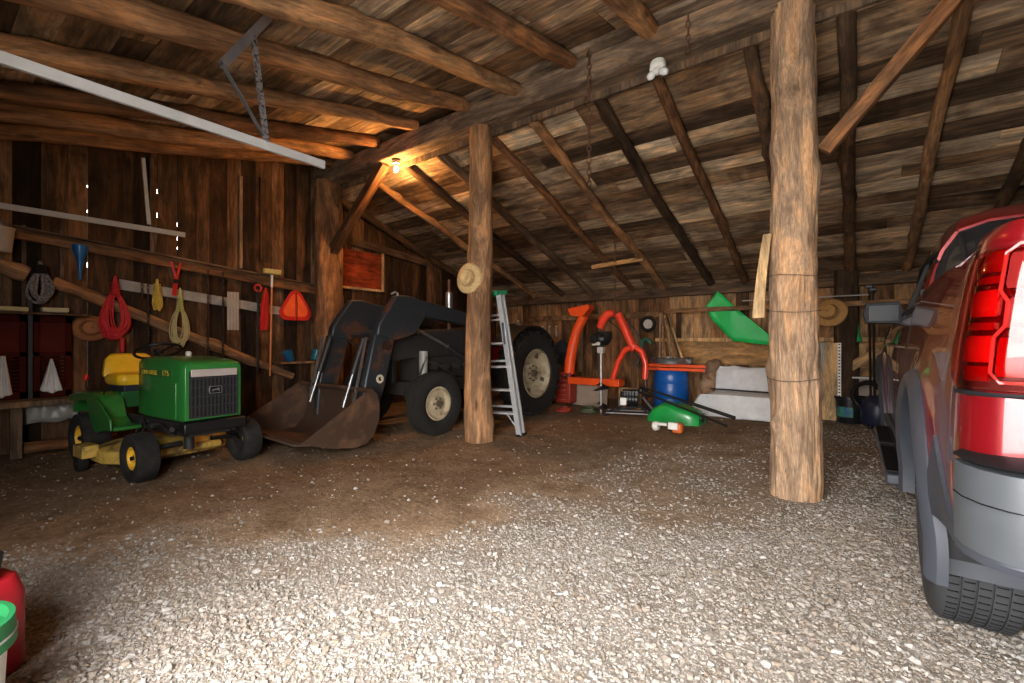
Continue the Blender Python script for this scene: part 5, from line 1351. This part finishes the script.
# ================================================================== by the doorway
t = thing('bucket', 'white plastic bucket with bright green lid at the left picture edge', 'bucket', (1.520, -3.98, 0)); t.name = 'lidded_bucket'
MB().lathe([(0, 0), (.13, 0), (.14, .01), (.155, .34), (.0, .34)], 40).build('bucket_body', plain('white_bucket', (.62, .62, .60), .4), t)
LG = plain('lid_green', (.012, .17, .05), .6)
MB().lathe([(0, .355), (.10, .355), (.12, .345), (.15, .345), (.155, .375), (.168, .375), (.172, .30), (.160, .30)], 44).build('lid', LG, t)
MB().tube([(.17*math.cos(a), .17*math.sin(a), .33+.10*math.sin(a-PI*.0)*0) for a in [PI*k/14 for k in range(15)]], .004, 6).build('handle', GREYP, t)
t = thing('fuel_can', 'red plastic fuel can with black cap behind the green-lidded bucket', 'fuel can', (1.03, -3.88, 0), math.radians(20))
FR = plain('fuel_red', (.34, .008, .015), .4)
MB().loft([[(x*s, y*s, z) for x, y in rr(.15, .10, .05)] for z, s in ((0, .94), (.02, 1), (.27, 1), (.33, .85), (.36, .5))]).tube([(-.11, 0, .30), (-.10, 0, .39), (.02, 0, .40), (.05, 0, .33)], .02, 10).build('can_body', FR, t)
MB().cyl((.10, 0, .32), (.13, 0, .43), .032, n=20).build('cap', BLACKM, t)

# ================================================================== red pickup truck
tk = thing('pickup_truck', 'shiny dark red pickup truck parked along the right side, tail lamp facing us', 'truck', (4.66, -1.32, 0))
m, tt, bb = nodes('truck_paint')
bb.inputs['Base Color'].default_value = (.17, .003, .006, 1); bb.inputs['Metallic'].default_value = .35; bb.inputs['Roughness'].default_value = .28
bb.inputs['Coat Weight'].default_value = 1; bb.inputs['Coat Roughness'].default_value = .015
PAINT = m
CLAD = plain('grey_cladding', (.034, .038, .048), .5, .1, var=.06)
GLASS = plain('tinted_glass', (.008, .009, .010), .04, 0, coat=.5, var=0, bmp=0)
CHROME = plain('chrome', (.62, .62, .64), .08, 1, var=0, bmp=0)
BUMP = plain('bumper_grey', (.055, .06, .066), .4, .1, var=.06, spec=.35)
BLK = plain('black_trim', (.008, .008, .009), .55, spec=.15)
HW, AZ, AR, FA = .95, .42, .56, 3.26
YR, YN = -1.03, 4.10
def side_u(y, z):
    u = HW-.055*((z-.80)/.60)**2 if z > .80 else HW-.03*((z-.80)/.4)**2
    for c in (0, FA):
        r = math.hypot(y-c, (z-AZ)); u += .028*math.exp(-((r-AR)/.10)**2)
    if y < YR+.22: u -= .17*((YR+.22-y)/.22)**2.4
    if y > YN-.5: u -= .30*((y-(YN-.5))/.5)**2
    return u
def ztop(y):
    if y < .78: return 1.455
    if y < 2.55: return 1.34+.10*max(0, (1.0-y))/.22*.0
    return 1.34-.18*((y-2.55)/(YN-2.55))**1.5
def zbot(y):
    b = .60 if y < 0 else .44
    for c in (0, FA):
        if abs(y-c) < AR: b = max(b, AZ+math.sqrt(AR**2-(y-c)**2))
    return b
ys = sorted(set([round(YR+(YN-YR)*k/110, 4) for k in range(111)]+[round(c+AR*math.cos(PI*k/24), 4) for c in (0, FA) for k in range(25)]))
ys = [y for i, y in enumerate(ys) if i == 0 or y-ys[i-1] > .004]
NZ = 16
for s in (-1, 1):
    secs = []
    for y in ys:
        zb, zt = zbot(y), ztop(y); col = []
        for k in range(NZ+1):
            z = zb+(zt-zb)*k/NZ; u = side_u(y, z)
            if k == NZ: u -= .035
            col.append((s*u, y, z))
        col.append((s*(side_u(y, zt)-.11), y, zt+.012))
        secs.append(col)
    MB().loft(secs, closed=False, cap=False).build('body_side', PAINT, tk, solid=.008, angle=30)
    # wheel-arch liners and flares
    for c in (0, FA):
        pts = [c+0]; mb = MB(); secs = []
        for k in range(29):
            a = PI*k/28; secs.append([(s*(HW+.01), c+(AR+.0)*math.cos(a), AZ+(AR+.0)*math.sin(a)), (s*(HW-.30), c+AR*math.cos(a), AZ+AR*math.sin(a)), (s*(HW-.30), c+(AR+.01)*math.cos(a), AZ+(AR+.01)*math.sin(a)), (s*(HW+.01), c+(AR+.01)*math.cos(a), AZ+(AR+.01)*math.sin(a))])
        mb.loft(secs).build('wheel_liner', BLK, tk)
        mb = MB(); secs = []
        for k in range(41):
            a = math.radians(-8+196*k/40); ca, sa = math.cos(a), math.sin(a)
            def P(r, off): y = c+r*ca; z = AZ+r*sa; return (s*(side_u(y, max(z, .48))+off), y, z)
            secs.append([P(AR-.025, -.03), P(AR-.028, .020), P(AR+.0, .034), P(AR+.03, .028), P(AR+.05, .010), P(AR+.048, -.02)])
        mb.loft(secs).build('wheel_flare', CLAD, tk)
    # lower cladding between arch and bumper, and rocker
    def clad(y0, y1, z0, zf, n=18):
        secs = []
        for k in range(n+1):
            y = y0+(y1-y0)*k/n; zt = zf(y); zb_ = z0(y) if callable(z0) else z0
            secs.append([(s*(side_u(y, zb_)-.05), y, zb_), (s*(side_u(y, zb_)+.012), y, zb_+.005), (s*(side_u(y, (zt+zb_)/2)+.020), y, (zt+zb_)/2), (s*(side_u(y, zt)+.014), y, zt), (s*(side_u(y, zt)-.03), y, zt+.004)])
        return MB().loft(secs)
    clad(-.57, YR+.10, .56, lambda y: .61+.22*max(0, (y+.93)/.36)**1.6*1.0).build('rear_cladding', CLAD, tk)
    clad(AR+.02, FA-AR-.02, .38, lambda y: .50).build('rocker_cladding', CLAD, tk)
    clad(FA+AR, YN-.06, .38, lambda y: .55).build('front_cladding', CLAD, tk)
    # running board
    rb = MB().box((s*(HW-.02) if s > 0 else s*(HW+.09), .70, .33), (s*(HW+.09) if s > 0 else s*(HW-.02), 2.62, .39)).build('running_board', CLAD, tk, bevel=.012)
    for k in range(2): MB().box((min(s*(HW+.005), s*(HW+.085)), .78+k*.95, .388), (max(s*(HW+.005), s*(HW+.085)), 1.58+k*.95, .396)).build('step_pad', BLK, rb)
    # door handles
    for y in (1.02, 1.92):
        MB().tube([(s*(side_u(y, 1.12)+.0), y-.09, 1.12), (s*(side_u(y, 1.12)+.035), y-.07, 1.125), (s*(side_u(y, 1.12)+.035), y+.07, 1.125), (s*side_u(y, 1.12), y+.09, 1.12)], .014, 8).build('door_handle', CHROME, tk)
    # door shut lines
    for y in (.82, 1.50, 2.48):
        mb = MB(); secs = []
        for k in range(13):
            z = .52+(1.33-.52)*k/12; u = side_u(y, z); secs.append([(s*(u+.0055), y-.005, z), (s*(u+.0055), y+.005, z), (s*(u-.01), y+.005, z), (s*(u-.01), y-.005, z)])
        mb.loft(secs).build('shut_line', BLK, tk)
    # mirror
    mx = side_u(1.98, 1.35)-.045
    mi = MB().loft([[(s*(mx+.02+x_), 1.98+y_, 1.365+z_) for x_, y_, z_ in q] for q in (
        [(.02, -.05, -.075), (.23, -.05, -.065), (.25, -.05, 0), (.23, -.05, .085), (.03, -.05, .095), (.0, -.05, 0)],
        [(.02, .0, -.08), (.235, .0, -.07), (.255, .0, 0), (.235, .0, .09), (.03, .0, .10), (.0, .0, 0)],
        [(.05, .09, -.05), (.19, .09, -.045), (.20, .09, 0), (.19, .09, .055), (.05, .09, .06), (.03, .09, 0)])]).build('door_mirror', BLK, tk)
    MB().bar((s*(mx-.03), 1.99, 1.32), (s*(mx+.08), 1.99, 1.33), .06, .06).build('mirror_arm', BLK, mi)
    MB().cbox((s*(mx+.145), 1.926, 1.372), (.19, .006, .13)).build('mirror_glass', plain('mirror_dark_reflection', (.012, .013, .015), .3, spec=.08), mi, bevel=.02)  # the mirror's dark reflection is put into a flat base colour
# bed: inner walls and floor, tailgate
mb = MB()
mb.box((-HW+.13, YR+.05, .75), (HW-.13, .74, .78)); mb.box((-HW+.10, YR+.24, .75), (-HW+.15, .74, 1.44)); mb.box((HW-.15, YR+.24, .75), (HW-.10, .74, 1.44)); mb.box((-HW+.06, .72, .75), (HW-.06, .78, 1.44))
mb.build('cargo_bed', BLK, tk)
secs = []
for z, y in ((.80, 0), (.82, -.012), (1.0, -.014), (1.02, -.022), (1.30, -.024), (1.34, -.010), (1.42, -.012), (1.455, .01)):
    secs.append([(-.775, YR+.03+y+.0, z), (.775, YR+.03+y, z), (.775, YR+.08, z), (-.775, YR+.08, z)])
tg = MB().loft(secs).build('tailgate', PAINT, tk, bevel=.006)
MB().cbox((0, YR-.005, 1.30), (.26, .03, .07)).build('tailgate_handle', BLK, tg, bevel=.01)
for s in (-1, 1):
    # corner panels under and above the lamp follow the corner curve
    def corner(z, n=10, off=0.0, y0=YR+.22, x1=.785):
        pts = []
        u0 = side_u(y0, z)
        for k in range(n+1):
            f = k/n; a = f*PI/2
            x = x1+(u0+off-x1)*math.cos(a)**.62; y = y0-(y0-(YR+.015-off))*math.sin(a)**.62
            pts.append((s*x, y, z))
        return pts
    # body corner skin from the bumper to the rail
    zs = [.80, .84, .90, .96, 1.00, 1.02]
    secs = [corner(z) for z in zs]; MB().loft(secs, closed=False, cap=False).build('corner_panel', PAINT, tk, solid=.012)
    secs = [corner(z, off=-.012*max(0, (z-1.43)/.03)) for z in (1.385, 1.43, 1.455)]+[[(p_[0]-s*.03, p_[1]+.03, 1.467) for p_ in corner(1.455)]]; MB().loft(secs, closed=False, cap=False).build('corner_cap', PAINT, tk, solid=.012)
    secs = [corner(z, off=-.03) for z in (.98, 1.375)]; MB().loft(secs, closed=False, cap=False).build('lamp_housing', BLK, tk, solid=.006)
# tail lamps
LAMPR = plain('lamp_red', (.26, .004, .006), .12, coat=1, var=.02, bmp=0)
LAMPD = plain('lamp_dark_red', (.07, .002, .003), .15, coat=1, var=.02, bmp=0)
LAMPB = plain('lamp_bright_red', (.50, .018, .016), .10, coat=1, var=.02, bmp=0)
LAMPC = plain('lamp_clear', (.30, .22, .24), .15, .3, coat=1, var=.02, bmp=0)
def cpt(s, f, z, off):
    y0 = YR+.20; x1 = .70; u0 = side_u(y0, z); a = f*PI/2
    return (s*(x1+(u0+off-x1)*math.cos(a)**.62), y0-(y0-(YR+.012-off))*math.sin(a)**.62, z)
def lamp_patch(s, f0, f1, z0, z1, off, depth, name, mat, parent, n=14, bev=.004):
    secs = []
    for k in range(n+1):
        f = f0+(f1-f0)*k/n
        if callable(z0): a_, b_ = z0(f), z1(f)
        else: a_, b_ = z0, z1
        h = b_-a_; e = min(.012, h*.2)
        secs.append([cpt(s, f, a_+e, off-depth), cpt(s, f, a_, off-e*.5), cpt(s, f, a_+e, off), cpt(s, f, b_-e, off), cpt(s, f, b_, off-e*.5), cpt(s, f, b_-e, off-depth)])
    return MB().loft(secs).build(name, mat, parent)
for s in (-1, 1):
    L0 = lamp_patch(s, .12, 1.0, 1.02, 1.405, .010, .03, 'tail_lamp', LAMPD, tk, 24)
    for z0, z1, nm, mt_ in ((1.045, 1.085, 'lamp_strip', LAMPR), (1.095, 1.165, 'lamp_segment', LAMPB), (1.18, 1.20, 'lamp_strip', LAMPR), (1.215, 1.285, 'lamp_segment', LAMPB), (1.30, 1.32, 'lamp_strip', LAMPR), (1.33, 1.385, 'lamp_segment', LAMPR)):
        lamp_patch(s, .20, .50, z0, z1, .017, .012, nm, mt_, L0)
    lamp_patch(s, .56, .98, lambda f: 1.06, lambda f: 1.16, .020, .014, 'lamp_lens', LAMPR, L0)
    lamp_patch(s, .60, .98, 1.185, 1.26, .022, .014, 'reverse_lamp', LAMPC, L0)
    lamp_patch(s, .56, .98, lambda f: 1.285, lambda f: 1.375, .020, .014, 'lamp_lens', LAMPC, L0)
    # bright guide line in the shape of a bracket
    path = [(.98, 1.045), (.60, 1.045), (.53, 1.07), (.53, 1.16), (.60, 1.19), (.60, 1.25), (.53, 1.28), (.53, 1.375), (.62, 1.395), (.98, 1.395)]
    MB().tube([cpt(s, f, z, .022) for f, z in path], .0045, 8).build('light_guide', plain('pale_pink_guide', (.50, .20, .20), .2, coat=1, bmp=0), L0)
    MB().tube([cpt(s, f, 1.012, .008) for f in [k/20 for k in range(2, 21)]], .008, 8).build('lamp_seal', BLK, L0)
m, tt, bb = nodes('red_lens_cover')
out = tt.nodes['Material Output']; tr = tt.nodes.new('ShaderNodeBsdfTransparent'); tr.inputs[0].default_value = (.85, .26, .24, 1)
gl = tt.nodes.new('ShaderNodeBsdfGlossy'); gl.inputs['Roughness'].default_value = .02; fr = tt.nodes.new('ShaderNodeFresnel'); fr.inputs[0].default_value = 1.5
ms = tt.nodes.new('ShaderNodeMixShader'); tt.links.new(fr.outputs[0], ms.inputs[0]); tt.links.new(tr.outputs[0], ms.inputs[1]); tt.links.new(gl.outputs[0], ms.inputs[2]); tt.links.new(ms.outputs[0], out.inputs[0])
for s in (-1, 1):
    secs = [[cpt(s, k/24*.9+.10, z, .030-.012*abs((z-1.213)/.19)**6) for k in range(25)] for z in [1.022+.365*q/12 for q in range(13)]]
    MB().loft(secs, closed=False, cap=False).build('lamp_cover', m, tk, angle=80)
# rear bumper wraps the corners
secs = []
def bump_path(k, n, off):
    t_ = -1+2*k/n; a = abs(t_)
    x = math.copysign(min(1, a*1.0)*(HW+.015+off*.2), t_); y = YR-.10-off
    if a > .86: q = (a-.86)/.14; x = math.copysign((HW+.015+off*.2)*(.86+.14*math.sin(q*PI/2)), t_); y = YR-.10-off+.17*(1-math.cos(q*PI/2))
    return x, y
def bump_mb(z0, z1, off, th=.05, n=60):
    secs = []
    for k in range(n+1):
        x, y = bump_path(k, n, 0); xo, yo = bump_path(k, n, off)
        xi = x*.94; secs.append([(xi, y+th, z0), (xo, yo, z0+.01), (xo*1.003, yo-.008, (z0+z1)/2), (xo, yo, z1-.01), (xi, y+th, z1)])
    return MB().loft(secs)
bm_ = bump_mb(.61, .84, .0).build('rear_bumper', BUMP, tk)
bump_mb(.835, .862, .012, .10).build('bumper_step', BLK, bm_)
bump_mb(.74, .76, .012).build('bumper_ridge', CHROME, bm_)
bump_mb(.58, .64, -.02).build('bumper_skirt', CLAD, bm_)
# mud flaps
for s in (-1, 1):
    for c in (0, FA):
        y = c-.475
        fl = MB().loft([[(s*(HW+.03), y+.01*math.sin(z*3), z), (s*(HW-.30), y, z), (s*(HW-.30), y+.012, z), (s*(HW+.03), y+.012, z)] for z in (.33, .38, .5, .78)]).build('mud_flap', CLAD, tk, bevel=.004)
        if c == 0: MB().cbox((s*(HW-.14), y-.006, .42), (.12, .008, .022)).build('flap_badge', BLK, fl, bevel=.004)
# cab
def cab_sec(y, zt, hw_b, hw_t, zb=1.33):
    r = .12; return [(-hw_b, y, zb), (-hw_b+.01, y, zb+.06), (-hw_t-.02, y, zt-.14), (-hw_t+.04, y, zt-.04), (-hw_t+.16, y, zt), (0, y, zt+.03), (hw_t-.16, y, zt), (hw_t-.04, y, zt-.04), (hw_t+.02, y, zt-.14), (hw_b-.01, y, zb+.06), (hw_b, y, zb)]
mb = MB()
secs = [cab_sec(.78, 1.45, .86, .82), cab_sec(.84, 1.80, .88, .76), cab_sec(.92, 1.87, .89, .74), cab_sec(1.25, 1.90, .89, .74), cab_sec(1.75, 1.88, .89, .74), cab_sec(2.02, 1.80, .88, .73), cab_sec(2.45, 1.54, .87, .76), cab_sec(2.75, 1.34, .86, .80)]
cab = mb.loft(secs).build('cab', GLASS, tk, angle=30)
def cab_at(y, k):
    for a_, b_ in zip(secs, secs[1:]):
        if a_[0][1] <= y <= b_[0][1]: f = (y-a_[0][1])/(b_[0][1]-a_[0][1]); return Vector(a_[k]).lerp(Vector(b_[k]), f)
    return Vector(secs[0][k] if y < secs[0][0][1] else secs[-1][k])
ysr = [.84+(2.10-.84)*k/14 for k in range(15)]
MB().loft([[tuple(cab_at(y, k)+Vector(((k-5)*.002, 0, .014))) for k in range(3, 8)]+[tuple(cab_at(y, k)) for k in range(7, 2, -1)] for y in ysr]).build('roof', PAINT, cab)
for s in (-1, 1):
    kb, kt, kr = (1, 2, 3) if s < 0 else (9, 8, 7)
    def G(y, f): return cab_at(y, kb).lerp(cab_at(y, kt), f) if f <= 1 else cab_at(y, kt).lerp(cab_at(y, kr), f-1)
    def patch(nm, mat, fs_, ya, yb, off=.010, n=1):
        ss = []
        for f in fs_:
            row = [G(ya(f)+(yb(f)-ya(f))*q/6, f) for q in range(7)]
            ss.append([tuple(r_+Vector((s*off, 0, 0))) for r_ in row]+[tuple(r_-Vector((s*.006, 0, 0))) for r_ in row[::-1]])
        return MB().loft(ss).build(nm, mat, cab)
    fl = [k/8*1.9-.1 if False else k/8 for k in range(0, 9)]
    patch('rear_pillar', PAINT, fl, lambda f: .79+.08*f, lambda f: 1.02+.04*f)
    patch('centre_pillar', BLK, fl, lambda f: 1.47, lambda f: 1.55)
    patch('front_pillar', BLK, fl, lambda f: 2.40-.40*f, lambda f: 2.50-.44*f)
    ss = []
    for y in ysr+[2.2, 2.3, 2.45]:
        row = [G(y, f) for f in (.80, .90, 1.0, 1.3, 1.6, 2.0)]
        ss.append([tuple(r_+Vector((s*.014, 0, .006))) for r_ in row]+[tuple(r_-Vector((s*.008, 0, .004))) for r_ in row[::-1]])
    MB().loft(ss).build('roof_rail', PAINT, cab)
    MB().tube([G(y, .80)+Vector((s*.014, 0, 0)) for y in ysr], .010, 8).build('window_seal', BLK, cab)
    MB().tube([Vector(q[1] if s < 0 else q[9])+Vector((s*.012, 0, -.04)) for q in secs[1:7]], .012, 8).build('belt_moulding', BLK, cab)
# bonnet and front end
secs = []
for y, z, w in ((2.68, 1.33, .86), (3.0, 1.33, .84), (3.5, 1.29, .80), (3.9, 1.22, .74), (4.08, 1.12, .68), (4.12, 1.0, .66)):
    secs.append([(-w-.02, y, z-.10), (-w, y, z-.01), (-w*.5, y, z+.03), (0, y, z+.035), (w*.5, y, z+.03), (w, y, z-.01), (w+.02, y, z-.10), (w*.6, y, z-.14), (-w*.6, y, z-.14)])
MB().loft(secs).build('bonnet', PAINT, tk)
MB().box((-.66, 4.06, .55), (.66, 4.12, 1.08)).build('front_grille', BLK, tk, bevel=.02)
MB().box((-.80, 4.02, .42), (.80, 4.20, .62)).build('front_bumper', BUMP, tk, bevel=.04)
MB().box((-.62, YR+.1, .30), (.62, 4.0, .60)).build('underbody', BLK, tk)
# wheels
WR = .40; TRD = plain('road_tyre', (.035, .036, .038), .75, var=.15, spec=.3)
for s in (-1, 1):
    for c in (0, FA):
        M = T(s*(HW-.14), c, WR) @ R('X', 0) @ R('Y', 90); w = .26; h = w/2; mb = MB()
        prof = [(.225, -h*.75), (.25, -h*.92), (.32, -h), (.37, -h*.96), (.392, -h*.84)]
        for k in range(5):
            z = -h*.80+h*1.60*(k)/5; z2 = -h*.80+h*1.60*(k+1)/5
            prof += [(.398, z+.003), (.40, z+h*.10), (.40, z2-h*.10), (.398, z2-.003), (.390, z2-.002), (.390, z2+.002)] if k < 4 else [(.398, z+.003), (.40, z+h*.10), (.40, z2-h*.05), (.396, z2)]
        prof += [(.37, h*.96), (.32, h), (.25, h*.92), (.225, h*.75)]
        mb.lathe(prof, 96, M, closed=True)
        # fine sipes across the ribs
        o = mb.build('wheel', TRD, tk)
        mb = MB()
        for r_ in range(5):
            zc_ = -h*.80+h*1.60*(r_+.5)/5
            for k in range(0, 72):
                mb.cbox((0, 0, 0), (.003, .004, .030), M @ R('Z', k*5+r_*2) @ T(.4005, 0, zc_))
        sp_ = mb.build('tread_sipes', BLK, o); sp_['kind'] = 'stuff'
        q = s*1.0; d = MB()
        d.lathe([(.228, q*h*.76), (.232, q*h*.84), (.222, q*h*.86), (.212, q*h*.60), (.205, -q*h*.5), (.228, -q*h*.76)], 56, M, caps=False)
        d.lathe([(.21, -q*h*.2), (0, -q*h*.2)], 40, M, caps=False)
        for k in range(6):
            MM_ = M @ R('Z', 60*k)
            d.loft([[(.05, -.05, q*h*.66), (.05, .05, q*h*.66), (.05, .05, q*h*.40), (.05, -.05, q*h*.40)], [(.14, -.026, q*h*.66), (.14, .026, q*h*.66), (.14, .022, q*h*.35), (.14, -.022, q*h*.35)], [(.220, -.048, q*h*.78), (.220, .048, q*h*.78), (.220, .04, q*h*.40), (.220, -.04, q*h*.40)]], MM_)
        d.cyl(M @ Vector((0, 0, q*h*.3)), M @ Vector((0, 0, q*h*.70)), .065, n=24)
        d.build('alloy_rim', plain('alloy', (.55, .56, .58), .22, .9, bmp=0), o)
